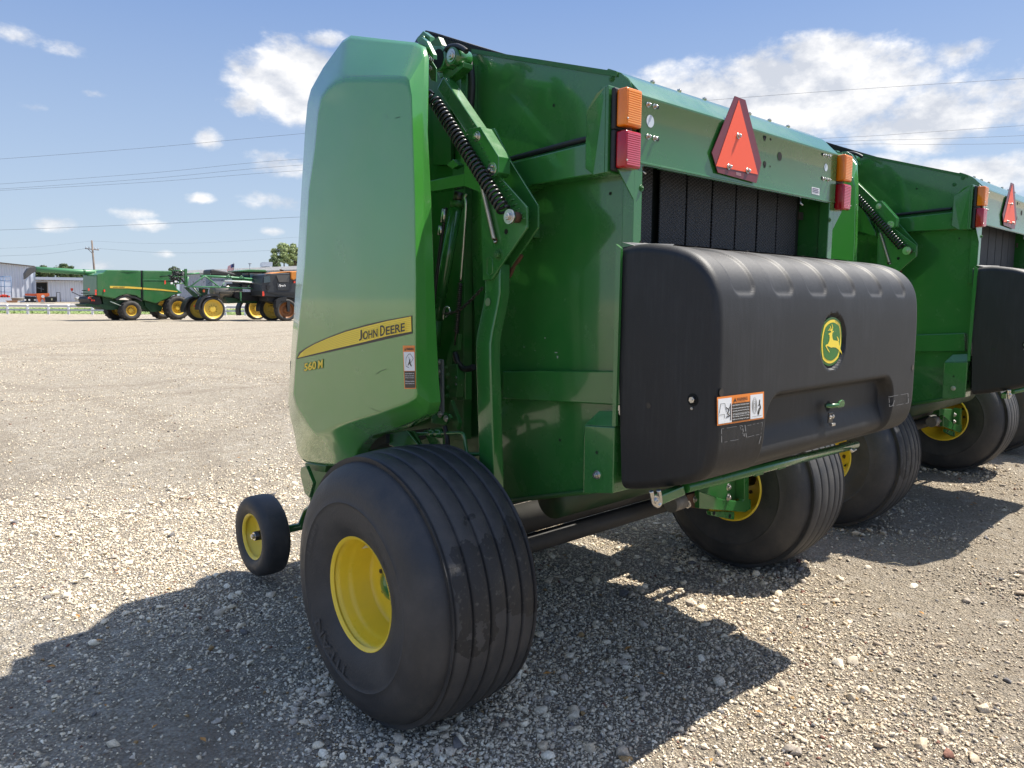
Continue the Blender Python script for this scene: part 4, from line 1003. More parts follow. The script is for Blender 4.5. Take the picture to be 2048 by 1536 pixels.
    ty = [(.012, .126), (-.002, .136), (-.014, .160), (-.018, .185), (-.010, .212), (.008, .228), (.03, .2315), (.065, .232), (.10, .2315), (.122, .228), (.136, .205), (.138, .170), (.13, .14), (.12, .13), (.08, .11)]
    mb = MB(); mb.lathe([(cx+x, r) for x, r in ty], (cy, cz), 72); smooth_by_angle(mb.build('tyre', RUBBER, gw), 50)
    mb = MB(); mb.lathe([(cx+.05, .028), (cx+.012, .026), (cx+.010, .001)], (cy, cz), 20); mb.build('hub_bearing', BLACKM, gw)
    bolt(gw, (cx+.012, cy, cz), (-1, 0, 0), .016, .016)
    mb = MB(); mb.tube([Vector((cx+.1, cy, cz)), Vector((cx+.30, cy, cz)), Vector((cx+.32, cy-.05, cz+.10)), Vector((cx+.40, cy-.45, cz+.35))], .026, 12); mb.build('gauge_wheel_arm', GREEN, root)

def build_baler():
    root = empty('round_baler')
    tag(root, 'nearest green round baler, a black hood with a yellow deer badge across its tail', 'baler', 'round balers parked in a row')
    add_wheel(root); add_wheel(root, True)
    add_frame(root); add_gate(root); add_hood(root); add_arm(root); add_shield(root)
    return root
baler = build_baler()
OFF2 = (3.645, -.06, .05)
b2 = copy_tree(baler); b2.location = OFF2; b2.rotation_euler.z = rad(1.0)
b2['label'] = 'second green baler, partly hidden behind the black hood of the nearest baler'
b3 = copy_tree(baler); b3.location = (7.5, -.02, .06); b3.rotation_euler.z = rad(1.0)
b3['label'] = 'third green baler at the right edge, almost hidden behind the second one'
# ------------------------------------------------------------------ ground
FH = np.array([math.sin(YAW), math.cos(YAW)]); RH = np.array([math.cos(YAW), -math.sin(YAW)])
WHEELS = ((.24, 0.), (2.80, 0.), (3.93, -.06), (6.49, -.02))
def sstep(a, b, v): t = np.clip((v-a)/(b-a), 0, 1); return t*t*(3-2*t)
def ground_z(x, y):
    x = np.asarray(x, float); y = np.asarray(y, float)
    dep = (x-CAMP[0])*FH[0]+(y-CAMP[1])*FH[1]; lat = (x-CAMP[0])*RH[0]+(y-CAMP[1])*RH[1]
    z = .062*sstep(2.95, 3.6, x)*(1-sstep(14, 20, dep))
    z = z + .95*sstep(74, 105, dep)
    rr = np.hypot(x-CAMP[0], y-CAMP[1])
    fade = 1-sstep(30, 50, rr)
    for wx, wy in WHEELS:            # gravel pushed up round each tyre
        dd = np.hypot((x-wx)/1.15, y-wy); z = z+.022*np.exp(-((dd-.34)/.09)**2)
    z = z-.012*fade
    z = z+fade*.010*(np.sin(x*2.3+.7*y)*np.sin(y*1.9-.4*x+1))*sstep(1.2, 3, np.hypot(x-.2, y)+0)
    return z
def gmat():
    m = bpy.data.materials.new('gravel_lot'); m.use_nodes = True; nt = m.node_tree; N = nt.nodes.new; L = nt.links.new; b = nt.nodes['Principled BSDF']
    b.inputs['Roughness'].default_value = .92; b.inputs['Specular IOR Level'].default_value = .2
    tc = N('ShaderNodeTexCoord')
    def noise(s, d=6, r=.6, sc=None):
        n = N('ShaderNodeTexNoise'); n.inputs['Scale'].default_value = s; n.inputs['Detail'].default_value = d; n.inputs['Roughness'].default_value = r
        if sc:
            mp = N('ShaderNodeMapping'); mp.inputs['Scale'].default_value = sc; mp.inputs['Rotation'].default_value = (0, 0, .5); L(tc.outputs['Object'], mp.inputs[0]); L(mp.outputs[0], n.inputs['Vector'])
        else: L(tc.outputs['Object'], n.inputs['Vector'])
        return n.outputs[0]
    def mix(f, a, bb):
        x = N('ShaderNodeMix'); x.data_type = 'RGBA'; L(f, x.inputs['Factor'])
        for k, v in (('A', a), ('B', bb)):
            if isinstance(v, tuple): x.inputs[k].default_value = (*v, 1)
            else: L(v, x.inputs[k])
        return x.outputs['Result']
    def rng(v, a, bb, c=0, d=1):
        r = N('ShaderNodeMapRange'); L(v, r.inputs[0]); r.inputs[1].default_value = a; r.inputs[2].default_value = bb; r.inputs[3].default_value = c; r.inputs[4].default_value = d; return r.outputs[0]
    v1 = N('ShaderNodeTexVoronoi'); v1.inputs['Scale'].default_value = 70; L(tc.outputs['Object'], v1.inputs['Vector'])
    v2 = N('ShaderNodeTexVoronoi'); v2.inputs['Scale'].default_value = 22; L(tc.outputs['Object'], v2.inputs['Vector'])
    sv = N('ShaderNodeSeparateColor'); L(v1.outputs['Color'], sv.inputs[0]); sv2 = N('ShaderNodeSeparateColor'); L(v2.outputs['Color'], sv2.inputs[0])
    c = mix(sv.outputs[0], (.25, .208, .150), (.655, .575, .445))
    c = mix(rng(sv2.outputs[0], .1, 1, 0, .55), c, (.58, .53, .45))
    c = mix(rng(noise(.35, 5), .42, .70, 0, .55), c, (.44, .38, .30))
    c = mix(rng(noise(.22, 6, .6, (1, 7, 1)), .54, .68, 0, .42), c, (.40, .345, .27))
    c = mix(rng(noise(.9, 6, .6, (1, 5, 1)), .56, .66, 0, .35), c, (.40, .35, .28))
    c = mix(rng(noise(1.6, 4), .55, .75, 0, .35), c, (.66, .61, .53))
    c = mix(rng(v1.outputs['Distance'], .25, .75, 0, .5), c, (.12, .10, .08))
    c = mix(rng(noise(5.5, 6, .75), .50, .68, 0, .55), c, (.26, .22, .17)); c = mix(rng(noise(7.5, 6, .75), .54, .70, 0, .6), c, (.74, .69, .60))
    # wheel tracks: arcs pressed into the lot by turning machines, broken up by noise
    sp = N('ShaderNodeSeparateXYZ'); L(tc.outputs['Object'], sp.inputs[0])
    def mm(op, *v):
        q = N('ShaderNodeMath'); q.operation = op
        for i, a in enumerate(v):
            if isinstance(a, (int, float)): q.inputs[i].default_value = a
            else: L(a, q.inputs[i])
        return q.outputs[0]
    nz = noise(1.1, 5); nf = noise(6, 5)
    tr = None
    for cx, cy, R, w in ((6.0, 30.0, 17.5, .22), (6.0, 30.0, 19.4, .20), (14.0, 40.0, 21.0, .25), (-4.0, 14.0, 9.5, .22), (-4.0, 14.0, 11.3, .22), (-16.0, 9.0, 16.0, .2), (-16.0, 9.0, 17.8, .2), (1.0, 52.0, 24.0, .3), (1.0, 52.0, 26.2, .3), (30.0, 10.0, 31.0, .25)):
        dx = mm('SUBTRACT', sp.outputs[0], cx); dy = mm('SUBTRACT', sp.outputs[1], cy)
        d_ = mm('ABSOLUTE', mm('SUBTRACT', mm('ADD', mm('SQRT', mm('ADD', mm('MULTIPLY', dx, dx), mm('MULTIPLY', dy, dy))), mm('MULTIPLY', mm('SUBTRACT', nz, .5), .7)), R))
        q = rng(d_, w*1.6, w*.3, 0, 1); tr = q if tr is None else mm('MAXIMUM', tr, q)
    trk = mm('MULTIPLY', tr, rng(nf, .38, .62, .1, .8))
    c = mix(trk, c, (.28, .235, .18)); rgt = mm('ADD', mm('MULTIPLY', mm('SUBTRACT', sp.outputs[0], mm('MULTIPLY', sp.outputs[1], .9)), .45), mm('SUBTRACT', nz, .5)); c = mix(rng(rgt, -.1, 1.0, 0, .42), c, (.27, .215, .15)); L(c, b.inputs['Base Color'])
    hb = N('ShaderNodeMath'); hb.operation = 'ADD'; L(v1.outputs['Distance'], hb.inputs[0]); L(v2.outputs['Distance'], hb.inputs[1])
    hb2 = N('ShaderNodeMath'); hb2.operation = 'ADD'; L(hb.outputs[0], hb2.inputs[0]); L(noise(140, 4), hb2.inputs[1])
    bp = N('ShaderNodeBump'); bp.inputs['Strength'].default_value = 1.0; bp.inputs['Distance'].default_value = .022; bp.invert = True; L(hb2.outputs[0], bp.inputs['Height']); L(bp.outputs[0], b.inputs['Normal'])
    return m
def polar_sheet(name, r, a0, a1, na, m, dz=0.0, cond=None):
    a = np.linspace(a0, a1, na); Rr, Aa = np.meshgrid(r, a)
    X = CAMP[0]+Rr*np.sin(Aa); Y = CAMP[1]+Rr*np.cos(Aa); Z = ground_z(X, Y)+dz
    V = np.stack([X, Y, Z], -1).reshape(-1, 3); idx = np.arange(V.shape[0]).reshape(X.shape)
    F = np.stack([idx[:-1, :-1], idx[1:, :-1], idx[1:, 1:], idx[:-1, 1:]], -1).reshape(-1, 4)
    me = bpy.data.meshes.new(name); me.from_pydata(V.tolist(), [], F.tolist()); me.polygons.foreach_set('use_smooth', [True]*len(me.polygons))
    return link(name, me, m)
r = np.r_[0.02, np.geomspace(.4, 3500, 260)]
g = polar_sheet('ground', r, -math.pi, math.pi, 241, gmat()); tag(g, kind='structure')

def strip(name, d0, d1, l0, l1, m, dz, nd=14, nl=60):
    dd = np.linspace(d0, d1, nd); ll = np.linspace(l0, l1, nl); D_, L_ = np.meshgrid(dd, ll)
    X = CAMP[0]+D_*FH[0]+L_*RH[0]; Y = CAMP[1]+D_*FH[1]+L_*RH[1]; Z = ground_z(X, Y)+dz
    V = np.stack([X, Y, Z], -1).reshape(-1, 3); idx = np.arange(V.shape[0]).reshape(X.shape)
    F = np.stack([idx[:-1, :-1], idx[1:, :-1], idx[1:, 1:], idx[:-1, 1:]], -1).reshape(-1, 4)
    me = bpy.data.meshes.new(name); me.from_pydata(V.tolist(), [], F[:, ::-1].tolist()); return link(name, me, m)

# loose stones: many small faceted lumps in one mesh
def PACK(X, Y):
    return np.clip(np.exp(-((X+.55)**2/.10+(Y-.55)**2/.9))+.9*np.exp(-((X+.30)**2/.10+(Y+.75)**2/.10))+.7*np.exp(-((X+.9)**2/.09+(Y-2.6)**2/2.2)), 0, 1)
def stones(name, n, rmin, rmax, smin, smax, sub, seed, half=.72, power=1.0, pts=None):
    g_ = np.random.default_rng(seed)
    rr = np.sqrt(g_.uniform(0, 1, n)**power*(rmax**2-rmin**2)+rmin**2); aa = YAW+g_.uniform(-half, half, n)
    X = CAMP[0]+rr*np.sin(aa); Y = CAMP[1]+rr*np.cos(aa)
    if pts is not None: X, Y = pts; rr = np.full(len(X), rmax*.5); n = len(X)
    # clumping: keep fewer stones on the packed tracks
    cl = np.sin(X*1.3+Y*.6)+np.sin(Y*1.7-X*.5+2)+.8*np.sin(X*3.1-Y*2.3)+.5*np.sin(X*6.1+Y*5.3)
    keep = g_.uniform(0, 1, n) < np.clip(.62+.30*cl, .10, 1)
    packed = PACK(X, Y)
    keep &= g_.uniform(0, 1, n) > packed*(.97 if sub > 1 else .80)
    keep &= g_.uniform(0, 1, n) < np.clip((rmax-rr)/(rmax*.45), 0, 1)
    X, Y = X[keep], Y[keep]; k = len(X)
    s = smin*np.exp(g_.exponential(.42, k)); s = np.minimum(s, smax)
    nb = 48; si = g_.integers(0, nb, k); Z = ground_z(X, Y); VV = []; FF = []; off = 0; order = []; cnt = []
    for i in range(nb):
        sel = np.where(si == i)[0]
        if not len(sel): continue
        bm = bmesh.new(); npt = int(g_.integers(*((7, 12) if sub == 1 else (10, 17))))
        d = g_.normal(0, 1, (npt, 3)); d /= np.linalg.norm(d, axis=1)[:, None]; d *= g_.uniform(.75, 1.05, (npt, 1)); d = d*np.array([1, g_.uniform(.62, .95), g_.uniform(.45, .75)])
        for p in d: bm.verts.new(p)
        res = bmesh.ops.convex_hull(bm, input=bm.verts[:])
        bmesh.ops.delete(bm, geom=[v for v in bm.verts if not v.link_faces], context='VERTS')
        if sub > 1: bmesh.ops.bevel(bm, geom=bm.edges[:], offset=.028, segments=1, affect='EDGES', profile=.5)
        bmesh.ops.triangulate(bm, faces=bm.faces[:]); bm.verts.index_update()
        bv = np.array([v.co[:] for v in bm.verts]); bf = np.array([[v.index for v in f.verts] for f in bm.faces]); bm.free()
        n = len(sel); P = bv[None]*s[sel][:, None, None]; yaw = g_.uniform(0, 2*np.pi, n); c, sn = np.cos(yaw)[:, None], np.sin(yaw)[:, None]
        P[:, :, 2] += P[:, :, 0]*g_.normal(0, .22, n)[:, None]
        VV.append(np.stack([P[:, :, 0]*c-P[:, :, 1]*sn+X[sel][:, None], P[:, :, 0]*sn+P[:, :, 1]*c+Y[sel][:, None], P[:, :, 2]+(Z[sel]+s[sel]*.22)[:, None]], -1).reshape(-1, 3))
        FF.append((bf[None]+(off+np.arange(n)*len(bv))[:, None, None]).reshape(-1, 3)); off += n*len(bv); order.append(sel); cnt.append(np.full(n, len(bv)))
    V = np.concatenate(VV); F = np.concatenate(FF); order = np.concatenate(order); cnt = np.concatenate(cnt)
    me = bpy.data.meshes.new(name)
    me.vertices.add(len(V)); me.vertices.foreach_set('co', V.ravel().astype(np.float32))
    me.loops.add(F.size); me.loops.foreach_set('vertex_index', F.ravel().astype(np.int32))
    me.polygons.add(len(F)); me.polygons.foreach_set('loop_start', np.arange(0, F.size, 3, dtype=np.int32)); me.polygons.foreach_set('loop_total', np.full(len(F), 3, np.int32))
    me.update(calc_edges=True)
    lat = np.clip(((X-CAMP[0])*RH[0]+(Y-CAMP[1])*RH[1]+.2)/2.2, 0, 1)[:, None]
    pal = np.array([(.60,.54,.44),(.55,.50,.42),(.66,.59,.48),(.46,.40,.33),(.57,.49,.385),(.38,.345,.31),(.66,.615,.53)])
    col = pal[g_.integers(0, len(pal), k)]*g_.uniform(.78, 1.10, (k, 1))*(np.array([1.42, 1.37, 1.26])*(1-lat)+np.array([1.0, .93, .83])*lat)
    odd = g_.uniform(0, 1, k); col[odd < .010] = (.22, .11, .08); col[(odd > .010) & (odd < .022)] = (.38, .25, .12); col[(odd > .022) & (odd < .05)] = (.17, .16, .155)
    at = me.attributes.new('stone', 'FLOAT_COLOR', 'POINT')
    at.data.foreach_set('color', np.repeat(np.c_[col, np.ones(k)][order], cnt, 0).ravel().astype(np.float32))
    m = MATS.get('stone')
    if not m:
        m = bpy.data.materials.new('stone'); m.use_nodes = True; nt = m.node_tree; b = nt.nodes['Principled BSDF']; b.inputs['Roughness'].default_value = .88; b.inputs['Specular IOR Level'].default_value = .25
        a_ = nt.nodes.new('ShaderNodeAttribute'); a_.attribute_name = 'stone'; tc = nt.nodes.new('ShaderNodeTexCoord'); n_ = nt.nodes.new('ShaderNodeTexNoise'); n_.inputs['Scale'].default_value = 130; n_.inputs['Detail'].default_value = 5
        nt.links.new(tc.outputs['Object'], n_.inputs['Vector']); r_ = nt.nodes.new('ShaderNodeMapRange'); nt.links.new(n_.outputs[0], r_.inputs[0]); r_.inputs[1].default_value = .3; r_.inputs[2].default_value = .7; r_.inputs[3].default_value = .72; r_.inputs[4].default_value = 1.15
        mx = nt.nodes.new('ShaderNodeVectorMath'); mx.operation = 'SCALE'; nt.links.new(a_.outputs['Color'], mx.inputs[0]); nt.links.new(r_.outputs[0], mx.inputs['Scale']); nt.links.new(mx.outputs[0], b.inputs['Base Color'])
        bp = nt.nodes.new('ShaderNodeBump'); bp.inputs['Strength'].default_value = .6; bp.inputs['Distance'].default_value = .003; nt.links.new(n_.outputs[0], bp.inputs['Height']); nt.links.new(bp.outputs[0], b.inputs['Normal'])
        MATS['stone'] = m
    return tag(link(name, me, m), 'loose crushed limestone scattered over the gravel lot', 'gravel', kind='stuff')
QS = 1.0
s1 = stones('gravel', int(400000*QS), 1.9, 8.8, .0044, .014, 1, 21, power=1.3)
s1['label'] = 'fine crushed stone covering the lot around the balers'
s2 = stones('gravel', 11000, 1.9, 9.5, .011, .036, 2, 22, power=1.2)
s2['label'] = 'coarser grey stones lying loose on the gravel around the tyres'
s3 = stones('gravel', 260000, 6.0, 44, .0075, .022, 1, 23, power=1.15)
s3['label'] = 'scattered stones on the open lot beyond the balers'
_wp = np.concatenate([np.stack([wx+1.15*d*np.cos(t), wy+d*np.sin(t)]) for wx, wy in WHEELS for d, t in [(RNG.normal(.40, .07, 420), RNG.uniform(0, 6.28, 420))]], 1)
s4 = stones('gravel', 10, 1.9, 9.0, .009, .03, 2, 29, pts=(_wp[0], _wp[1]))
s4['label'] = 'stones pushed up against the foot of each baler tyre'
# straw and dead leaves
def straw():
    g_ = random.Random(5); mb = MB()
    for _ in range(70):
        d = g_.uniform(2.3, 6); a = YAW+g_.uniform(-.1, .62); x = CAMP[0]+d*math.sin(a); y = CAMP[1]+d*math.cos(a); t = g_.uniform(0, 6.28); l = g_.uniform(.03, .13)
        z = float(ground_z(x, y))+.012; k = g_.uniform(-.02, .02)
        mb.tube([Vector((x, y, z)), Vector((x+l*.5*math.cos(t)+k, y+l*.5*math.sin(t), z+.008)), Vector((x+l*math.cos(t), y+l*math.sin(t), z+.001))], .0013, 5)
    o = mb.build('straw', mat('dry_straw', (.48, .40, .26), .8)); tag(o, 'dry straw stalks strewn on the gravel by the balers', 'straw', kind='stuff')
    mb = MB()
    for _ in range(60):
        d = g_.uniform(2.4, 9); a = YAW+g_.uniform(-.62, .62); x = CAMP[0]+d*math.sin(a); y = CAMP[1]+d*math.cos(a); t = g_.uniform(0, 6.28); s = g_.uniform(.012, .03); z = float(ground_z(x, y))+.016
        mb.poly([Vector((x+s*math.cos(t), y+s*math.sin(t), z)), Vector((x-.4*s*math.sin(t), y+.4*s*math.cos(t), z+.006)), Vector((x-s*math.cos(t), y-s*math.sin(t), z+.002)), Vector((x+.4*s*math.sin(t), y-.4*s*math.cos(t), z+.004))])
    o = mb.build('leaf_litter', mat('dead_leaf', (.42, .20, .05), .75, var=.8, dscale=3)); tag(o, 'small orange and brown leaves scattered over the gravel', 'leaves', kind='stuff')
straw()
# ------------------------------------------------------------------ the far side of the lot
def RZ(scale, ox, oy): return lambda a, b: (ox+a/scale, oy+b/scale)
ZA = RZ(6.0235, 40, 520); ZB = RZ(7.5852, 330, 510); ZC = RZ(10.24, 0, 500)
FGREEN = mat('far_green_paint', (.024, .125, .034), .34, coat=.3, dust=.30, dustcol=(.12, .15, .08), dscale=1.5, wave=.2)
FGREENL = mat('far_light_green', (.07, .22, .10), .4)
FDARK = mat('far_dark_green', (.006, .045, .014), .5, var=.6, dscale=4)
FBLACK = mat('far_black', (.012, .013, .015), .55, var=.8, dscale=5)
FGREYP = mat('charcoal_panel', (.032, .036, .042), .45, dust=.2, dustcol=(.08, .08, .08), dscale=2)
FTYRE = mat('far_tyre', (.028, .027, .027), .8, dust=.6, dustcol=(.12, .105, .085), dscale=3)
FYEL = mat('far_yellow_paint', (.66, .45, .06), .45, dust=.45, dustcol=(.45, .30, .06), dscale=2)
FORANGE = mat('far_orange_paint', (.60, .22, .03), .45)
GLASS = mat('cab_glass', (.03, .05, .06), .05, coat=.5, spec=.9)
WHITE = mat('white_paint', (.80, .80, .78), .5, dust=.15, dustcol=(.55, .52, .47), dscale=3)
class Rig:
    def __init__(s, px, py, rot, name):
        p = on(px, py, 2, 0.0); s.P = np.array(p); d = s.P-CAMP; d = d[:2]/np.linalg.norm(d[:2]); r = np.array([d[1], -d[0]])
        c, q = math.cos(rad(rot)), math.sin(rad(rot))
        s.h = np.array([*(c*r+q*d), 0]); s.w = np.array([*(-q*r+c*d), 0])
        s.root = empty(name, tuple(p), math.atan2(s.h[1], s.h[0]))
    def L(s, p, w):                    # traced point on the vertical plane standing w metres behind the near side
        d = ray(*p); o = s.P+s.w*w; t = ((o-CAMP)@s.w)/(d@s.w); q = CAMP+t*d-s.P
        return Vector((q@s.h, q@s.w, q[2]))
    def side(s, name, pts, w0, w1, m, par=None, bev=.0, z=None, mat_only=False):
        mb = MB(); P = [s.L(p, w0) for p in pts]
        mb.prism(P, (0, w1-w0, 0)); return mb.build(name, m, par or s.root, bevel=bev)
    def bar(s, name, pts, w, r, m, par=None, seg=8):
        mb = MB(); mb.tube([s.L(p, w) for p in pts], r, seg); return mb.build(name, m, par or s.root)
    def wheel(s, c, rpx, rimpx, w0, wid, m=None, lugs=0, dx=0.0, on_ground=True, name='wheel', hub=.16):
        q = s.L(c, 0.0); e = s.L((c[0]+0.0, c[1]+rpx), 0.0); R = abs(q.z-e.z); rr = R*rimpx/rpx
        cx, cz = q.x+dx, (R-.02 if on_ground else q.z); w1 = w0+wid
        def lath(mb, prof, seg):
            rings = [[mb.bm.verts.new((cx+r*math.cos(2*math.pi*k/seg), y, cz+r*math.sin(2*math.pi*k/seg))) for k in range(seg)] for y, r in prof]
            mb.smooth = True
            for A, B in zip(rings[:-1], rings[1:]):
                for k in range(seg): mb.face([A[k], A[(k+1) % seg], B[(k+1) % seg], B[k]])
            mb.smooth = False
        mb = MB(); lath(mb, [(w0+.02, rr*1.02), (w0-.005, rr), (w0+.02, rr*.95), (w0+.10*wid/.6, rr*.88), (w0+.30*wid, rr*.80), (w0+.32*wid, rr*.45), (w0+.26*wid, rr*.38), (w0+.22*wid, hub), (w0+.14*wid, hub*.9), (w0+.13*wid, .001)], 40)
        lath(mb, [(w1-.02, rr*1.02), (w1+.005, rr), (w1-.1*wid, rr*.88), (w1-.35*wid, rr*.8), (w1-.4*wid, .001)], 40)
        wh = mb.build(name, m or FYEL, s.root); smooth_by_angle(wh, 40)
        mb = MB(); n = 10
        for k in range(n):
            a = 2*math.pi*k/n; u = Vector((cx+hub*1.35*math.cos(a), w0+.27*wid, cz+hub*1.35*math.sin(a))); mb.cyl(u, u+Vector((0, -.04, 0)), .022, 6)
        mb.build('wheel_nuts', FBLACK, wh)['kind'] = 'stuff'
        mb = MB(); s_ = [(w0+.03, rr*1.0), (w0-.01, rr*1.05), (w0-.03, (rr+R)/2), (w0, R*.93), (w0+.05, R*.975), (w0+wid*.3, R), (w0+wid*.7, R), (w1-.05, R*.975), (w1, R*.93), (w1+.03, (rr+R)/2), (w1+.01, rr*1.05), (w1-.03, rr)]
        if lugs: s_ = [(a, r if r < R*.95 else r-.035) for a, r in s_]
        lath(mb, s_, 56)
        for k in range(lugs):
            for sd in (0, 1):
                a = 2*math.pi*(k+.5*sd)/lugs; da = .10; ya = (w0 if sd == 0 else w1); yb = (w0+w1)/2
                def pt(aa, y, r): return Vector((cx+r*math.cos(aa), y, cz+r*math.sin(aa)))
                t = .045
                mb.hexa([pt(a-t, ya, R*.93), pt(a+t, ya, R*.93), pt(a+t+da, yb, R*.95), pt(a-t+da, yb, R*.95), pt(a-t*.8, ya, R*.985), pt(a+t*.8, ya, R*.985), pt(a+t*.8+da, yb, R), pt(a-t*.8+da, yb, R)])
        ty = mb.build('tyre', FTYRE, wh)
        return wh
def combine():
    g = Rig(263.3, 641.2, 22, 'combine_harvester'); r = g.root
    tag(r, 'green combine harvester with a long unloading auger and yellow side stripe across the lot', 'combine')
    Z = lambda *a: [ZA(*p) for p in a]
    body = g.side('grain_body', Z((925,175),(1005,150),(1045,118),(1300,122),(1458,126),(1458,470),(1400,432),(1290,413),(1200,436),(1150,468),(945,432),(925,300)), .25, 2.75, FGREEN, bev=.06)
    front = g.side('engine_body', Z((1478,126),(1830,130),(1835,250),(1890,345),(1960,398),(1860,420),(1790,460),(1640,525),(1485,485)), .22, 2.75, FGREEN, bev=.06)
    g.side('seam', Z((1456,126),(1480,126),(1487,485),(1458,470)), .30, 2.7, FBLACK, body)
    g.side('rear_hood', Z((925,178),(960,160),(1000,160),(1000,430),(925,430)), .22, 2.80, FGREEN, body, bev=.05)
    # shallow dish pressed in the tank side, shading comes from the bend
    mb = MB(); a = [g.L(p, .22) for p in Z((1200,122),(1310,150),(1440,128))]; mb.poly(a); mb.build('tank_crease', FGREEN, body)
    g.side('stripe', Z((1083,312),(1300,318),(1468,330),(1468,352),(1300,342),(1085,339)), .235, .25, FYEL, body); g.side('stripe', Z((1480,333),(1700,350),(1900,375),(1895,387),(1700,368),(1480,354)), .205, .22, FYEL, front)
    mb = MB(); put_text(mb, 'JOHN DEERE', lambda u, v: g.L(ZA(1120+u*140, 336-v*14), .228), .03); mb.build('maker_lettering', DECALK, body)
    g.side('panel_ledge', Z((1480,236),(1830,240),(1832,246),(1480,242)), .19, .22, FGREENL, front)
    g.side('wheel_arch', Z((1150,470),(1200,445),(1290,424),(1390,440),(1470,480),(1470,500),(1385,462),(1290,445),(1210,465),(1170,490)), .2, .8, FBLACK)
    g.side('under_frame', Z((990,440),(1150,475),(1480,490),(1640,530),(1720,560),(1700,620),(1560,620),(1500,590),(1230,600),(1060,590),(1010,560)), .6, 2.4, FDARK)
    g.side('under_frame', Z((1500,500),(1640,530),(1640,620),(1580,625),(1510,560)), .4, 2.4, FDARK)
    g.side('hitch_platform', Z((780,535),(830,525),(985,530),(1060,545),(1150,560),(1150,600),(1040,600),(980,565),(812,565)), .5, 2.4, FDARK)
    g.side('chopper', Z((850,440),(960,440),(985,520),(940,545),(850,530),(830,470)), .5, 2.5, FBLACK)
    g.bar('hydraulic_strut', Z((1085,500),(1220,555)), .25, .035, mat('strut_grey', (.2, .24, .22), .4))
    # rear face furniture
    for zx, zy in ((830,355),(915,373),(1018,370),(915,408)):
        g.side('tail_lamp', Z((zx-8,zy-15),(zx+8,zy-15),(zx+8,zy+15),(zx-8,zy+15)), .17, .26, mat('far_red', (.75, .06, .03), .4))
    for zy, l in ((343,790),(368,745),(400,735)): g.bar('rear_bracket', Z((l,zy),(880,zy)), 2.3, .03, FBLACK)
    g.bar('sign_arm', Z((625,385),(720,430),(830,437)), 2.5, .025, FBLACK)
    g.side('warning_sign', Z((610,340),(640,340),(642,362),(626,380),(612,362)), 2.5, 2.53, mat('far_red', (.75, .06, .03), .4))
    for zx, zy in ((850,460),(868,485),(893,487),(830,455)): g.side('reflector', Z((zx-8,zy-10),(zx+8,zy-10),(zx+8,zy+10),(zx-8,zy+10)), .45, .5, mat('far_red', (.75, .06, .03), .4))
    # auger
    a, b, c = g.L(ZA(1080,150), 2.2), g.L(ZA(770,148), 2.2), g.L(ZA(190,112), 2.2)
    mb = MB(); mb.tube([a, b, c], [.19, .19, .19], 20); au = mb.build('unloading_auger', FGREENL, r)
    mb = MB(); mb.tube([b-(c-b).normalized()*.06, b+(c-b).normalized()*.06], .225, 20); mb.build('auger_collar', FGREEN, au)
    g.side('auger_spout', Z((60,160),(95,105),(130,85),(185,80),(188,140),(140,168),(62,232)), 2.02, 2.4, mat('spout_rubber', (.06, .06, .062), .6), au, bev=.02)
    g.wheel(ZA(1345,606), 20.6, 10.4, .0, .75, lugs=16); g.wheel(ZA(1345,606), 20.6, 10.4, 2.5, .75, lugs=16)
    g.wheel(ZA(1908,574), 24.6, 13.6, -.05, .78, lugs=18); g.wheel(ZA(1908,574), 24.6, 13.6, 2.4, .78, lugs=18)
    return g
combine()
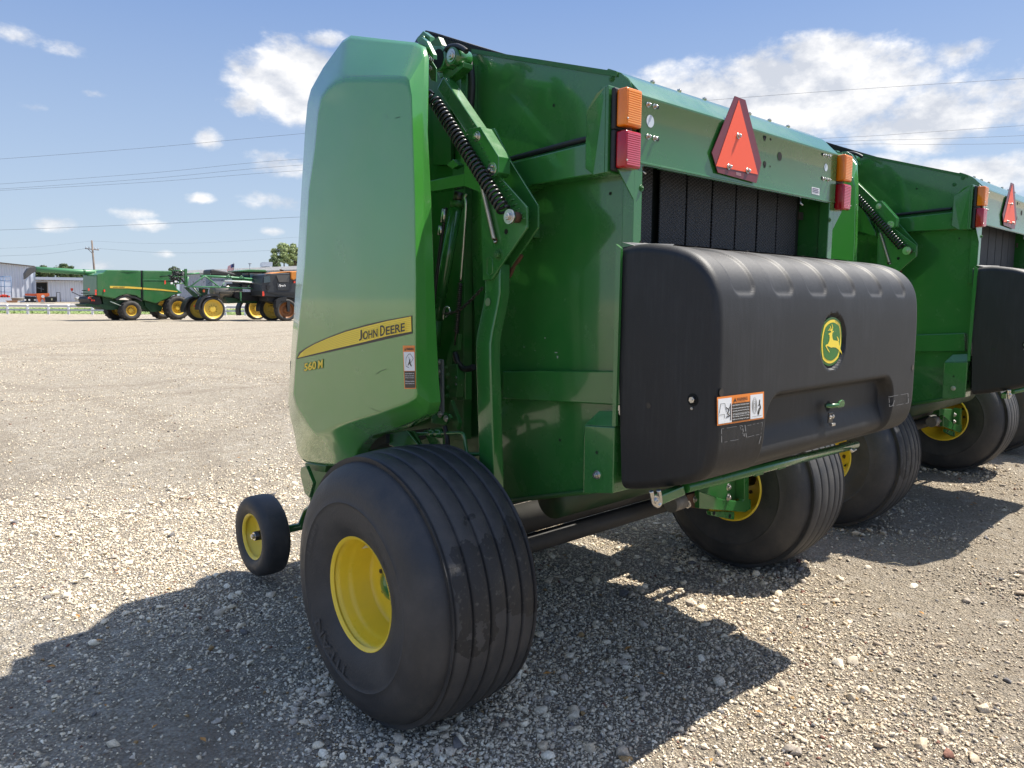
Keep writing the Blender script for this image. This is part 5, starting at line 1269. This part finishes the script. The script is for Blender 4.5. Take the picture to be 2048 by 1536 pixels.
def sprayer():
    g = Rig(424.5, 642.6, 22, 'field_sprayer'); r = g.root
    tag(r, 'green self-propelled sprayer with folded boom trusses, tall yellow wheels and a steel tank', 'sprayer')
    Z = lambda *a: [ZB(*p) for p in a]
    STL = mat('sprayer_tank', (.24, .22, .19), .38, metal=.55, dust=.4, dustcol=(.30, .27, .22), dscale=2)
    # tank, lower skirt and frame
    a, b = g.L(ZB(700,560), 1.5), g.L(ZB(1150,560), 1.5)
    mb = MB(); mb.tube([a, a.lerp(b, .06), b.lerp(a, .06), b], [.35, .62, .62, .35], 24); tk = mb.build('tank', STL, r)
    g.side('tank_cradle', Z((840,560),(1180,575),(1170,600),(840,590)), .7, 2.4, mat('band_dark', (.05, .045, .035), .5), tk)
    g.side('chassis', Z((900,640),(1450,690),(1500,640),(1500,735),(1100,730),(960,735)), .8, 2.3, FDARK)
    g.side('engine_bay', Z((1060,560),(1480,560),(1470,700),(1160,690),(1060,640)), .5, 2.5, FBLACK)
    g.side('side_step', Z((1140,560),(1160,560),(1165,700),(1145,700)), .4, .5, FGREENL)
    for zx in (1330,1356,1400): g.side('lamp', Z((zx-9,594),(zx+9,594),(zx+9,614),(zx-9,614)), .42, .5, WHITE)
    # cab with green roof and glass
    cab = g.side('cab', Z((1150,250),(1545,255),(1520,490),(1170,480)), .8, 2.5, FBLACK, bev=.05)
    g.side('cab_window', Z((1285,275),(1470,275),(1465,390),(1300,390)), .74, .80, mat('cab_glass_pale', (.12, .22, .24), .1, spec=.8), cab)
    g.side('cab_window', Z((1165,280),(1265,275),(1265,330),(1175,330)), .74, .80, GLASS, cab)
    g.side('cab_roof', Z((1125,235),(1280,218),(1530,225),(1552,245),(1545,262),(1130,256)), .6, 2.7, FGREEN, cab, bev=.05)
    g.side('hood', Z((690,225),(740,215),(770,222),(1050,275),(1105,322),(690,305)), .9, 2.3, mat('dark_canopy', (.03, .028, .026), .4), bev=.08)
    g.side('side_panel', Z((720,360),(930,360),(930,470),(720,470)), 1.0, 2.2, mat('blue_grey', (.25, .29, .36), .5))
    # boom trusses
    for pts, w, rr in ((Z((340,480),(900,490),(1470,515)), .1, .055), (Z((400,470),(590,325),(620,325),(820,485)), .1, .05), (Z((540,318),(930,335),(1470,380)), .3, .085), (Z((910,345),(965,300),(1010,345)), .2, .03), (Z((1110,365),(1160,315),(1225,370)), .2, .03), (Z((1345,385),(1380,335),(1420,390)), .2, .03), (Z((905,378),(1470,405)), .0, .03), (Z((860,480),(900,420)), .2, .03), (Z((1240,505),(1290,450)), .2, .03), (Z((350,330),(330,480)), .2, .05), (Z((340,290),(520,275)), .3, .06)):
        g.bar('boom_truss', pts, w, rr, FGREENL)
    g.bar('boom_pipe', Z((905,390),(1180,405),(1470,432)), .0, .06, WHITE)
    rng = random.Random(3)
    mb = MB()
    for _ in range(26):
        x = rng.uniform(350, 1400); y = rng.uniform(320, 470); mb.tube([g.L(ZB(x, y), .8), g.L(ZB(x+rng.uniform(-90, 90), y+rng.uniform(-60, 60)), .9)], .02, 5)
    o = mb.build('boom_hoses', FBLACK, r); o['kind'] = 'stuff'
    # rear boom rack: posts and a dark bundle of folded nozzles and hoses
    g.side('rack_post', Z((300,210),(335,210),(335,470),(305,470)), .3, .45, FGREEN); g.side('rack_post', Z((225,225),(245,225),(240,440),(222,440)), .8, .95, FGREEN)
    for y in (235,330,430): g.bar('rack_rail', Z((120,y),(335,y+4)), .35, .045, FGREEN)
    mb = MB()
    for _ in range(60):
        c = g.L(ZB(rng.gauss(165, 48), rng.gauss(310, 55)), rng.uniform(.2, 1.6)); d = Vector((rng.uniform(-1, 1), rng.uniform(-1, 1), rng.uniform(-1, 1))).normalized()*rng.uniform(.1, .35)
        mb.tube([c-d, c+Vector((0, 0, rng.uniform(-.08, .08))), c+d], rng.uniform(.02, .07), 6)
    o = mb.build('hose_bundle', FBLACK, r); o['kind'] = 'stuff'
    for zx, zy in ((105,428),(165,403)): g.side('fitting', Z((zx-14,zy-14),(zx+14,zy-14),(zx+14,zy+14),(zx-14,zy+14)), .05, .15, WHITE)
    g.bar('rear_arm', Z((-80,330),(60,310),(200,320)), .5, .05, FDARK); g.side('warning_sign', Z((-8,390),(10,385),(14,440),(-8,445)), .45, .47, mat('far_red', (.75, .06, .03), .4))
    g.side('lift_arm', Z((300,490),(345,485),(500,600),(490,640),(440,630)), .5, .7, FDARK); g.side('lift_arm', Z((420,485),(455,485),(560,600),(535,620)), .5, .7, FGREEN); g.bar('lift_ram', Z((430,490),(520,600)), .4, .05, mat('strut_grey', (.2, .24, .22), .4))
    g.side('axle_leg', Z((540,500),(660,510),(640,620),(560,640)), .5, .9, FDARK)
    g.side('lamp', Z((578,525),(606,525),(606,565),(578,565)), .35, .45, mat('far_orange_lamp', (.45, .10, .04), .4)); g.side('lamp', Z((445,760),(468,760),(468,790),(445,790)), .9, 1.0, mat('far_red', (.75, .06, .03), .4))
    # fenders over the wheels
    def fender(c, r0, r1, a0, a1, w0, w1):
        q = g.L(ZB(*c), w0); k = abs(g.L(ZB(c[0], c[1]+100), w0).z-q.z)/100
        mb = MB(); t = np.linspace(rad(a0), rad(a1), 12); o_ = [Vector((q.x+r1*k*math.cos(x), w0, q.z+r1*k*math.sin(x))) for x in t]; i_ = [Vector((q.x+r0*k*math.cos(x), w0, q.z+r0*k*math.sin(x))) for x in t[::-1]]
        mb.prism(o_+i_, (0, w1-w0, 0)); mb.build('fender', FBLACK, r)
    fender((735,812), 196, 222, 60, 185, -.08, .62); fender((505,832), 190, 215, 60, 190, 2.2, 2.9)
    fender((1640,820), 185, 210, 90, 190, -.08, .62); fender((1325,845), 180, 205, 90, 200, 2.2, 2.9)
    g.wheel(ZB(735,810), 24.8, 19.0, .0, .52, hub=.22); g.wheel(ZB(735,810), 24.8, 19.0, 2.5, .52, hub=.22)
    g.wheel(ZB(1632,818), 23.2, 18.6, .0, .52, hub=.22); g.wheel(ZB(1632,818), 23.2, 18.6, 2.5, .52, hub=.22)
sprayer()
def spreader():
    g = Rig(*ZB(1840,1003), 22, 'orange_sprayer'); r = g.root
    tag(r, 'charcoal and orange field machine beside the nearest baler, white scribble on its side', 'farm machine')
    Z = lambda *a: [ZB(*p) for p in a]
    b = g.side('charcoal_body', Z((1470,430),(1500,300),(1560,278),(1660,280),(2150,262),(2150,660),(1700,640),(1480,620),(1462,540)), .3, 2.6, FGREYP, bev=.05)
    g.side('body_window', Z((1690,305),(1895,300),(1880,415),(1730,410)), .22, .3, mat('grey_glass', (.08, .075, .07), .12, spec=.8), b)
    g.side('body_window', Z((1505,330),(1590,310),(1600,410),(1500,425)), .22, .3, GLASS, b); g.side('side_vent', Z((1540,460),(1600,465),(1575,530),(1545,520)), .22, .3, FBLACK, b)
    g.side('body_panel', Z((1700,425),(1880,420),(1875,530),(1710,525)), .24, .3, mat('charcoal_panel_light', (.045, .05, .056), .4), b)
    g.side('body_sill', Z((1530,560),(2150,570),(2150,610),(1700,600)), .2, .3, FBLACK, b)
    mb = MB(); sc = [(1725,485),(1735,455),(1752,460),(1742,490),(1765,465),(1780,470),(1775,488),(1790,462),(1800,480),(1812,455),(1826,462),(1815,478),(1828,470)]
    mb.tube(spline([g.L(ZB(*p), .225) for p in sc], 4), .018, 5); mb.build('white_scribble', WHITE, b)
    g.side('orange_roof', Z((1590,284),(1760,254),(1940,246),(2150,242),(2150,262),(1900,262),(1680,284)), .4, 2.5, FORANGE, bev=.04)
    g.side('orange_column', Z((1915,255),(1990,250),(1990,360),(1950,380),(1915,350)), .1, .4, FORANGE, bev=.03)
    g.side('antenna_pod', Z((1760,215),(1800,230),(1800,245),(1770,242)), 1.0, 1.3, FBLACK)
    g.side('warning_sign', Z((1478,555),(1498,550),(1510,600),(1502,625),(1478,622)), .15, .18, mat('far_red', (.75, .06, .03), .4)); g.side('tail_lamp', Z((1955,395),(1978,395),(1978,425),(1955,425)), .15, .25, mat('far_red', (.75, .06, .03), .4))
    g.side('under_frame', Z((1540,600),(2150,640),(2150,760),(1800,760),(1560,700)), .6, 2.3, FBLACK)
    g.side('front_fork', Z((1690,690),(1740,650),(1850,640),(1840,690),(1760,700),(1700,800),(1680,800)), -.05, .5, FBLACK); g.side('leg', Z((1850,700),(1900,700),(1890,860),(1860,860)), -.1, .1, FBLACK)
    g.wheel(ZB(1850,830), 22.5, 15.5, .0, .5, m=mat('dull_orange', (.20, .07, .015), .5), hub=.2); g.wheel(ZB(1850,830), 22.5, 15.5, 2.5, .5, m=mat('dull_orange', (.20, .07, .015), .5), hub=.2)
    g.wheel(ZB(2330,825), 22.0, 15, .0, .5, m=mat('dull_orange', (.20, .07, .015), .5), hub=.2)
spreader()

# ------------------------------------------------------------------ fence, verge, yard, buildings
GRASS = bpy.data.materials.new('verge_grass'); GRASS.use_nodes = True
def _gr():
    nt = GRASS.node_tree; N = nt.nodes.new; L = nt.links.new; b = nt.nodes['Principled BSDF']; b.inputs['Roughness'].default_value = .9
    tc = N('ShaderNodeTexCoord'); n = N('ShaderNodeTexNoise'); n.inputs['Scale'].default_value = .9; n.inputs['Detail'].default_value = 8; L(tc.outputs['Object'], n.inputs['Vector'])
    r = N('ShaderNodeMapRange'); L(n.outputs[0], r.inputs[0]); r.inputs[1].default_value = .35; r.inputs[2].default_value = .68
    mx = N('ShaderNodeMix'); mx.data_type = 'RGBA'; L(r.outputs[0], mx.inputs['Factor']); mx.inputs['A'].default_value = (.13, .20, .05, 1); mx.inputs['B'].default_value = (.26, .31, .11, 1); L(mx.outputs['Result'], b.inputs['Base Color'])
_gr()
tag(strip('verge', 75, 88, -75, 20, GRASS, .03), kind='structure')
tag(strip('road', 90, 97, -95, 30, mat('grey_road', (.30, .28, .25), .9, var=.3, dscale=.5), .04), kind='structure')
# short grass tufts along the verge so that its edge is not a ruled line
def tufts():
    g_ = np.random.default_rng(4); n = 9000
    d = g_.uniform(73.5, 88, n); l = g_.uniform(-62, -8, n); X = CAMP[0]+d*FH[0]+l*RH[0]; Y = CAMP[1]+d*FH[1]+l*RH[1]; Zg = ground_z(X, Y)+.02
    h = g_.uniform(.03, .085, n)*np.where(d < 75.5, .8, 1); t = g_.uniform(0, 6.28, n); w = g_.uniform(.05, .14, n)
    V = np.stack([np.stack([X-w*np.cos(t), Y-w*np.sin(t), Zg], -1), np.stack([X+w*np.cos(t), Y+w*np.sin(t), Zg], -1), np.stack([X+g_.normal(0, .05, n), Y+g_.normal(0, .05, n), Zg+h], -1)], 1)
    me = bpy.data.meshes.new('grass'); me.from_pydata(V.reshape(-1, 3).tolist(), [], np.arange(3*n).reshape(-1, 3).tolist())
    tag(link('grass', me, GRASS), 'short green grass on the verge along the white fence', 'grass', kind='stuff')
tufts()
def fence():
    root = empty('rail_fence'); D = 73.0
    def P(lat, z): 
        x = CAMP[0]+D*FH[0]+lat*RH[0]; y = CAMP[1]+D*FH[1]+lat*RH[1]; return Vector((x, y, z+float(ground_z(x, y))))
    o = P(-50, 0); root.location = o
    tag(root, 'low white two-rail fence with round-topped posts along the far edge of the lot', 'fence')
    proto = None
    lats = [((px-1024)/FPX*(D)) for px in (-66,-23,18.5,58.6,100,140,187.5,230,272,314,356,398,452,492,532,574,616)]
    for i, l in enumerate(lats):
        if proto is None:
            mb = MB(); mb.lathe([(0, .001), (0, .115), (.86, .115), (.93, .085), (.96, .001)], (0, 0), 14)
            for v in mb.bm.verts: v.co = Vector((v.co.y, v.co.z, v.co.x))
            for k in range(5):
                t = k/4
            p = mb.build('post', WHITE, root); smooth_by_angle(p, 50); proto = p
            b_ = MB()
            for z in (.40, .78): b_.box((-.121, -.121, z-.02), (.121, .121, z+.012))
            bo = b_.build('post_strap', mat('strap_grey', (.30, .31, .33), .6), p)
        else:
            p = proto.copy(); COL.objects.link(p); p.parent = root
            c = bo.copy(); COL.objects.link(c); c.parent = p
        p.location = P(l, 0)-o; p.rotation_euler.z = -YAW
    for z in (.34, .72):
        mb = MB(); a, b = P(lats[0], z)-o, P(lats[-1], z)-o; dn = Vector((-FH[0], -FH[1], 0))*.05
        mb.hexa([a-dn*.5, b-dn*.5, b+dn*.5, a+dn*.5, a-dn*.5+Vector((0, 0, .16)), b-dn*.5+Vector((0, 0, .16)), b+dn*.5+Vector((0, 0, .16)), a+dn*.5+Vector((0, 0, .16))])
        mb.build('rail', mat('rail_paint', (.46, .48, .53), .5), root)
fence()
def ribbed(name, base, freq):
    m = bpy.data.materials.new(name); m.use_nodes = True; nt = m.node_tree; N = nt.nodes.new; L = nt.links.new; b = nt.nodes['Principled BSDF']; b.inputs['Roughness'].default_value = .5
    tc = N('ShaderNodeTexCoord'); w = N('ShaderNodeTexWave'); w.inputs['Scale'].default_value = freq; w.inputs['Distortion'].default_value = 0; L(tc.outputs['Object'], w.inputs['Vector'])
    n = N('ShaderNodeTexNoise'); n.inputs['Scale'].default_value = .6; L(tc.outputs['Object'], n.inputs['Vector'])
    mx = N('ShaderNodeMix'); mx.data_type = 'RGBA'; L(n.outputs[0], mx.inputs['Factor']); mx.inputs['A'].default_value = (*[c*.85 for c in base], 1); mx.inputs['B'].default_value = (*base, 1); L(mx.outputs['Result'], b.inputs['Base Color'])
    bp = N('ShaderNodeBump'); bp.inputs['Strength'].default_value = 1.0; bp.inputs['Distance'].default_value = .12; L(w.outputs['Fac'], bp.inputs['Height']); L(bp.outputs[0], b.inputs['Normal'])
    return m
SHEET = ribbed('ribbed_sheet', (.60, .64, .72), .55)
ROOF = mat('metal_roof', (.42, .47, .56), .45)
class Bld:                                     # vertical front standing square to the view at a depth
    def __init__(s, name, depth, px, rot=0):
        s.D = depth; s.o = far(px, 600, depth); x, y = s.o.x, s.o.y; s.o.z = float(ground_z(x, y)); a = rad(rot)
        s.h = np.array([RH[0]*math.cos(a)+FH[0]*math.sin(a), RH[1]*math.cos(a)+FH[1]*math.sin(a), 0]); s.n = np.array([-s.h[1], s.h[0], 0])
        s.root = empty(name, tuple(s.o), math.atan2(s.h[1], s.h[0]))
    def L(s, p, w=0.0):
        d = ray(*p); o = np.array(s.o)+s.n*w; t = ((o-CAMP)@s.n)/(d@s.n); q = CAMP+t*d-np.array(s.o); return Vector((q@s.h, q@s.n, q[2]))
    def slab(s, name, pts, w0, w1, m, par=None, ground=False):
        P = [s.L(p, w0) for p in pts]
        if ground: P = [Vector((p.x, p.y, min(p.z, -.0) if i >= 2 else p.z)) for i, p in enumerate(P)]
        mb = MB(); mb.prism(P, (0, w1-w0, 0)); return mb.build(name, m, par or s.root)
def buildings():
    Z = lambda *a: [ZC(*p) for p in a]
    b = Bld('machine_shed', 103, 40, 35); tag(b.root, 'tall pale ribbed metal shed at the far left with a sloping brown-edged roof', 'building')
    w = b.slab('wall', Z((-900,175),(0,262),(722,335),(722,1085),(0,1080),(-900,1080)), 0, 22, SHEET)
    b.slab('roof_edge', Z((-900,160),(0,250),(700,325),(722,335),(700,345),(0,272),(-900,182)), -.35, 22, mat('brown_trim', (.10, .075, .06), .6))
    b.slab('door', Z((-500,545),(222,545),(235,1075),(-500,1075)), -.08, .05, mat('pale_door', (.55, .62, .74), .5, var=.3, dscale=.6), w)
    f = Bld('storage_rack', 100.5, 10, 33); tag(f.root, 'blue steel rack of square frames standing against the tall shed', 'rack')
    for pts in (Z((-60,548),(222,548)), Z((-60,625),(228,625)), Z((-60,745),(232,745)), Z((-60,858),(236,858)), Z((222,545),(240,965)), Z((88,545),(95,960)), Z((20,545),(22,965)), Z((-60,545),(-60,965))):
        mb = MB(); mb.tube([f.L(p) for p in pts], .045, 6); mb.build('rack_bar', mat('rack_blue', (.10, .17, .30), .5), f.root)
    for i in range(7):
        x = 10+i*28; mb = MB(); p = f.L(ZC(x, 940)); mb.box((p.x-.16, -.3, p.z-.2), (p.x+.14, .3, p.z+random.uniform(.0, .3)), .03); mb.build('stored_part', FBLACK if i % 2 else mat('far_red', (.75, .06, .03), .4), f.root)
    l = Bld('low_shed', 104.5, 120, 33); tag(l.root, 'low white ribbed shed with a dark open bay and a blue-grey roof, behind the combine', 'building')
    w = l.slab('wall', Z((722,600),(1960,620),(1960,1060),(722,1060)), 0, 12, SHEET)
    l.slab('roof', Z((728,552),(1960,570),(1960,630),(722,608)), -.6, 12, ROOF); l.slab('eave', Z((722,606),(1960,626),(1960,640),(722,622)), -.55, -.3, mat('brown_trim', (.10, .075, .06), .6))
    l.slab('bay_opening', Z((740,668),(965,662),(965,1000),(745,1000)), -.06, .05, HOLE, w); l.slab('bay_frame', Z((738,655),(978,655),(990,1000),(966,1000),(964,668),(742,672)), -.1, .0, mat('bay_frame_brown', (.22, .18, .15), .6), w)
    l.slab('bay_door_bracing', Z((760,765),(900,800),(900,815),(760,780)), -.09, -.05, mat('brace_grey', (.10, .11, .12), .6), w); l.slab('bay_door_bracing', Z((838,750),(850,750),(850,860),(838,860)), -.09, -.05, mat('brace_grey', (.10, .11, .12), .6), w)
    l.slab('vent', Z((1718,632),(1790,632),(1790,690),(1725,690)), -.4, 0, FBLACK, w)
    # equipment in front of the sheds
    e = Bld('orange_implement', 99, 80, 33); tag(e.root, 'orange implement with a white round mark in front of the shed bay', 'farm machine')
    e.slab('beam', Z((510,893),(760,893),(760,945),(515,935)), 0, .5, mat('orange_red', (.45, .085, .035), .5)); e.slab('body', Z((745,890),(1010,885),(1015,940),(920,960),(915,1068),(870,985),(825,1068),(790,1065),(762,1000)), -.2, 1.2, mat('bright_orange', (.80, .16, .04), .5))
    mb = MB(); c = e.L(ZC(880,952), -.23); mb.disc(c, (0, -1, 0), .2, 18); mb.build('round_mark', WHITE, e.root)
    e.slab('running_gear', Z((505,945),(740,960),(740,1065),(505,1065)), .2, 1.4, FBLACK)
    for zx in (515,600,715): 
        mb = MB(); c = e.L(ZC(zx,1022), .1); mb.cyl(c, c+Vector((0, -.1, 0)), .12, 12); mb.build('hub', WHITE, e.root)
    k = Bld('bin', 98, 100, 33); tag(k.root, 'black tapered bin standing beside the orange implement', 'bin'); k.slab('shell', Z((918,962),(1168,962),(1140,1072),(935,1072)), 0, 1.4, FBLACK); k.slab('rim', Z((912,955),(1172,955),(1168,972),(916,972)), -.06, 1.46, mat('rim_grey', (.07, .07, .07), .5)); k.slab('label', Z((1045,990),(1078,990),(1075,1030),(1048,1030)), -.03, -.01, mat('pale_label', (.5, .48, .3), .5))
    h = Bld('frame_gate', 98.5, 117, 33); tag(h.root, 'thin black hoop frame standing against the low shed', 'frame'); mb = MB(); mb.tube([h.L(p) for p in Z((1160,1060),(1160,868),(1228,868),(1235,1060))], .05, 6); mb.build('hoop', FBLACK, h.root)
    t = Bld('white_tank', 98, 165, 33); tag(t.root, 'white topped trough lying on the ground behind the combine', 'trough')
    t.slab('trough_body', Z((1520,985),(1560,1040),(1700,1060),(1800,1050),(1800,985)), 0, 1.2, mat('trough_grey', (.36, .35, .33), .5)); t.slab('trough_cover', Z((1545,962),(1800,958),(1800,1010),(1580,1000)), -.1, 1.3, WHITE)
    u = Bld('timber_stack', 99, 25, 33); tag(u.root, 'low stack of brown timber on the ground before the tall shed', 'timber')
    for i in range(5): 
        y = 1035+i*8; u.slab('timber', Z((110+i*9,y),(375-i*7,y-2),(375-i*7,y+6),(110+i*9,y+7)), 0+i*.01, .8, mat('timber_brown', (.42, .22, .12), .8, var=.4, dscale=2))
    p_ = Bld('pipe_pile', 99.6, 35, 33); tag(p_.root, 'pile of grey pipes lying behind the timber stack', 'pipes')
    for i in range(6):
        y = 985+i*10; mb = MB(); mb.tube([p_.L(ZC(225+i*6,y), i*.2), p_.L(ZC(500-i*5,y+rnd.uniform(-12, 6)), i*.2)], .06, 8); mb.build('pipe', mat('pipe_grey', (.28, .27, .26), .6), p_.root)
    # long showroom building to the right
    s = Bld('long_building', 118, 480, rot=24); tag(s.root, 'long blue-grey building with a white roof edge behind the sprayers', 'building')
    s.slab('wall', [(360,546),(720,534),(720,606),(360,606)], 0, 25, ribbed('blue_sheet', (.30, .34, .42), .5)); s.slab('roof_edge', [(360,541.5),(720,526.5),(720,534.5),(360,547)], -.6, 25, WHITE)
    q = s.slab('roof_unit', [(525,524),(545,524),(545,533),(525,533)], 4, 8, mat('unit_grey', (.34, .37, .42), .5))
rnd = random.Random(12)
buildings()
# ------------------------------------------------------------------ poles, wires, flag
WOOD = mat('pole_wood', (.14, .11, .09), .8, var=.5, dscale=2)
WIRE = mat('wire_dark', (.10, .11, .13), .6)
def poles():
    D = 112.0; r = empty('utility_pole', tuple(far(193, 600, D))); tag(r, 'weathered wooden utility pole with one crossarm rising behind the combine', 'utility pole')
    o = r.location; mb = MB(); mb.tube([far(194, 604, D)-o, far(183.5, 481, D)-o], [.17, .12], 10); mb.build('pole', WOOD, r)
    mb = MB(); mb.tube([far(170, 497, D)-o, far(198, 500, D+1)-o], .07, 6); mb.build('crossarm', WOOD, r); mb = MB(); mb.tube([far(176, 498, D)-o, far(187, 509, D)-o], .04, 6); mb.build('brace', WOOD, r)
    for px in (172, 178, 190, 196): 
        a = far(px, 497+(px-170)*.1, D)-o; mb = MB(); mb.cyl(a, a+Vector((0, 0, .3)), .06, 8); mb.build('insulator', mat('insulator', (.3, .3, .32), .4), r)
    def wire(label, pts, rr, group=None, name='power_line'):
        P = spline([far(*p) for p in pts], 10); mb = MB(); o_ = P[len(P)//2]; mb.tube([p-o_ for p in P], rr*.72, 5); o = mb.build(name, WIRE, None); o.location = o_; tag(o, label, 'power line', group)
    gq = 'overhead wires crossing the sky'
    wire('highest overhead wire, running from the left edge behind both baler tops to the right edge', [(-250,334,62),(0,318,60),(300,295,58),(607,267,56),(1050,231,54),(1500,194,52),(1780,174,51),(2048,157,50),(2300,142,49)], .014, gq)
    for k, (a, b, c, d, w) in enumerate(((368,318,276,251,'topmost'),(378,330,283.5,271,'middle'),(381,341,290,286,'lowest'))):
        wire(w+' of the three close overhead wires below the highest wire', [(-250,a+14,64),(0,a,62),(300,(a+b)/2+3,60),(605,b,58),(1100,(b*.5+c*.5)+2,56),(1660,c,54),(1850,(c+d)/2+1,53),(2048,d,52),(2300,d-14,51)], .013, gq)
    wire('single overhead wire midway between the three close wires and the pole top', [(-250,466,64),(0,460,62),(300,448,60),(598,434,58),(900,418,56)], .016, gq)
    wire('faint wire from the top of the utility pole to the tree at the right', [(184,482,D),(300,487,D),(420,485,D),(600,474,D)], .012, gq); wire('faint wire from the top of the utility pole to the left edge', [(184,482,D),(80,493,D),(0,497,D),(-200,506,D)], .012, gq)
    wire('wire from the crossarm of the utility pole to the tree at the right', [(197,497,D),(320,505,D),(450,504.5,D),(600,498,D)], .018, gq); wire('wire from the crossarm of the utility pole to the left edge', [(171,497,D),(90,508,D),(0,512,D),(-200,520,D)], .018, gq)
    # flag
    D = 108.0; r = empty('flag', tuple(far(468, 560, D))); o = r.location; tag(r, 'small red and white striped flag with a dark canton above the sprayer', 'flag')
    mb = MB(); mb.tube([far(467.5, 575, D)-o, far(467.5, 525, D)-o], .035, 6); mb.build('flag_pole', WIRE, r)
    def fl(u, v):     # u along the fly (hanging down-left), v across
        p = far(467.5-13*u+1.2*math.sin(u*6+v*2), 527+13.5*(1-v)+2.5*u+3.5*u*(v), D); q = p-o; q.y += .12*math.sin(u*9); return q
    W_ = mat('flag_white', (.75, .74, .74), .7); R_ = mat('flag_red', (.50, .03, .05), .7); B_ = mat('flag_blue', (.03, .04, .14), .7)
    def cloth(name, m, u0, u1, v0, v1, lift=0):
        mb = MB(); n = 8
        a = [mb.bm.verts.new(fl(u0+(u1-u0)*k/n, v0)+Vector((0, 0, 0))-Vector((FH[0], FH[1], 0))*lift) for k in range(n+1)]; b = [mb.bm.verts.new(fl(u0+(u1-u0)*k/n, v1)-Vector((FH[0], FH[1], 0))*lift) for k in range(n+1)]
        for k in range(n): mb.face([a[k], a[k+1], b[k+1], b[k]])
        return mb.build(name, m, r)
    for k in range(7): cloth('red_stripe', R_, 0, 1, 1-(2*k+1)/13, 1-(2*k)/13)
    for k in range(6): cloth('white_stripe', W_, 0, 1, 1-(2*k+2)/13, 1-(2*k+1)/13)
    cloth('canton', B_, 0, .42, 1-7/13, 1, .03)
    D = 116; r = empty('lamp_post', tuple(far(500, 545, D))); o = r.location; tag(r, 'thin grey lamp post with a flat head showing above the sprayer cab', 'lamp post')
    mb = MB(); mb.tube([far(500.5, 560, D)-o, far(499.5, 528, D)-o], .06, 6); mb.build('mast', mat('mast_grey', (.2, .22, .25), .5), r); mb = MB(); mb.tube([far(497, 527.5, D)-o, far(503, 527, D)-o], .07, 6); mb.build('lamp_head', mat('mast_grey', (.2, .22, .25), .5), r)
poles()
# ------------------------------------------------------------------ trees
def leafmat(name, a, b):
    m = bpy.data.materials.new(name); m.use_nodes = True; nt = m.node_tree; p = nt.nodes['Principled BSDF']; p.inputs['Roughness'].default_value = .6
    g = nt.nodes.new('ShaderNodeNewGeometry'); mx = nt.nodes.new('ShaderNodeMix'); mx.data_type = 'RGBA'; nt.links.new(g.outputs['Random Per Island'], mx.inputs['Factor']); mx.inputs['A'].default_value = (*a, 1); mx.inputs['B'].default_value = (*b, 1); nt.links.new(mx.outputs['Result'], p.inputs['Base Color'])
    return m
LEAF = leafmat('tree_leaves', (.12, .18, .055), (.29, .34, .13)); LEAFD = leafmat('dark_leaves', (.03, .06, .018), (.09, .125, .035))
BARK = mat('bark', (.11, .085, .06), .9)
def tree(px, ytop, ybot, wpx, D, label, seed, m, dens=1.0):
    g_ = np.random.default_rng(seed); base = far(px, 604, D); base.z = float(ground_z(base.x, base.y)); k = D/FPX
    r = empty('tree', tuple(base)); tag(r, label, 'tree', 'trees behind the buildings')
    top = far(px, ytop, D).z-base.z; bot = far(px, ybot, D).z-base.z; W_ = wpx*k/2; H = top-bot
    mb = MB(); mb.tube([(0, 0, -.2), (.05, 0, bot*.6+.1), (.0, 0, bot+H*.7)], [.28, .2, .05], 8)
    cl = []
    for i in range(34):
        t = g_.uniform(0, 1); a = g_.uniform(0, 6.28); rr = W_*math.sqrt(g_.uniform(0, 1))*math.sin(math.pi*min(.95, .22+t*.72))
        cl.append((rr*math.cos(a), rr*math.sin(a), bot+H*(.10+.80*t), g_.uniform(.20, .38)*min(W_, H*.7)))
    for c in cl[:12]: mb.tube([(0, 0, bot+H*.15), (c[0]*.5, c[1]*.5, (c[2]+bot)/2+.2), c[:3]], [.12, .07, .03], 5)
    mb.build('trunk', BARK, r)
    V = []; F = []
    for (x, y, z, s) in cl:
        n = int(170*dens); d = g_.normal(0, 1, (n, 3)); d /= np.linalg.norm(d, axis=1)[:, None]; q = np.array([x, y, z])+d*s*(g_.uniform(.55, 1.08, n)[:, None])*np.array([1, 1, .8])
        u = g_.normal(0, 1, (n, 3)); u /= np.linalg.norm(u, axis=1)[:, None]; v = np.cross(u, d); v /= np.linalg.norm(v, axis=1)[:, None]+1e-6; L_ = g_.uniform(.07, .19, n)[:, None]*(D/150)
        i0 = len(V)*1; b0 = sum(len(a) for a in V)
        V.append(np.stack([q-u*L_, q+v*L_*.7, q+u*L_, q-v*L_*.7], 1).reshape(-1, 3)); F += [[b0+4*i, b0+4*i+1, b0+4*i+2, b0+4*i+3] for i in range(n)]
    me = bpy.data.meshes.new('crown'); me.from_pydata(np.concatenate(V).tolist(), [], F); link('crown', me, m, r)
tree(570, 488, 528, 46, 150, 'pale green leafy tree rising above the long building beside the baler', 31, LEAF, 1.6); tree(592, 486, 540, 36, 155, 'tree with bare gaps half hidden by the edge of the baler shield', 32, LEAF, 1.3)
tree(552, 513, 536, 22, 140, 'small dark bushy tree at the foot of the tall pale tree', 33, LEAFD)
tree(90, 532, 560, 36, 130, 'dark tree just right of the tall shed under the auger spout', 34, LEAFD); tree(134, 527, 560, 44, 132, 'dark tree poking above the middle of the auger', 35, LEAFD); tree(168, 543, 562, 30, 130, 'low dark tree behind the auger near the utility pole', 36, LEAFD); tree(352, 534, 560, 34, 150, 'small tree showing over the sprayer boom rack', 37, LEAFD)
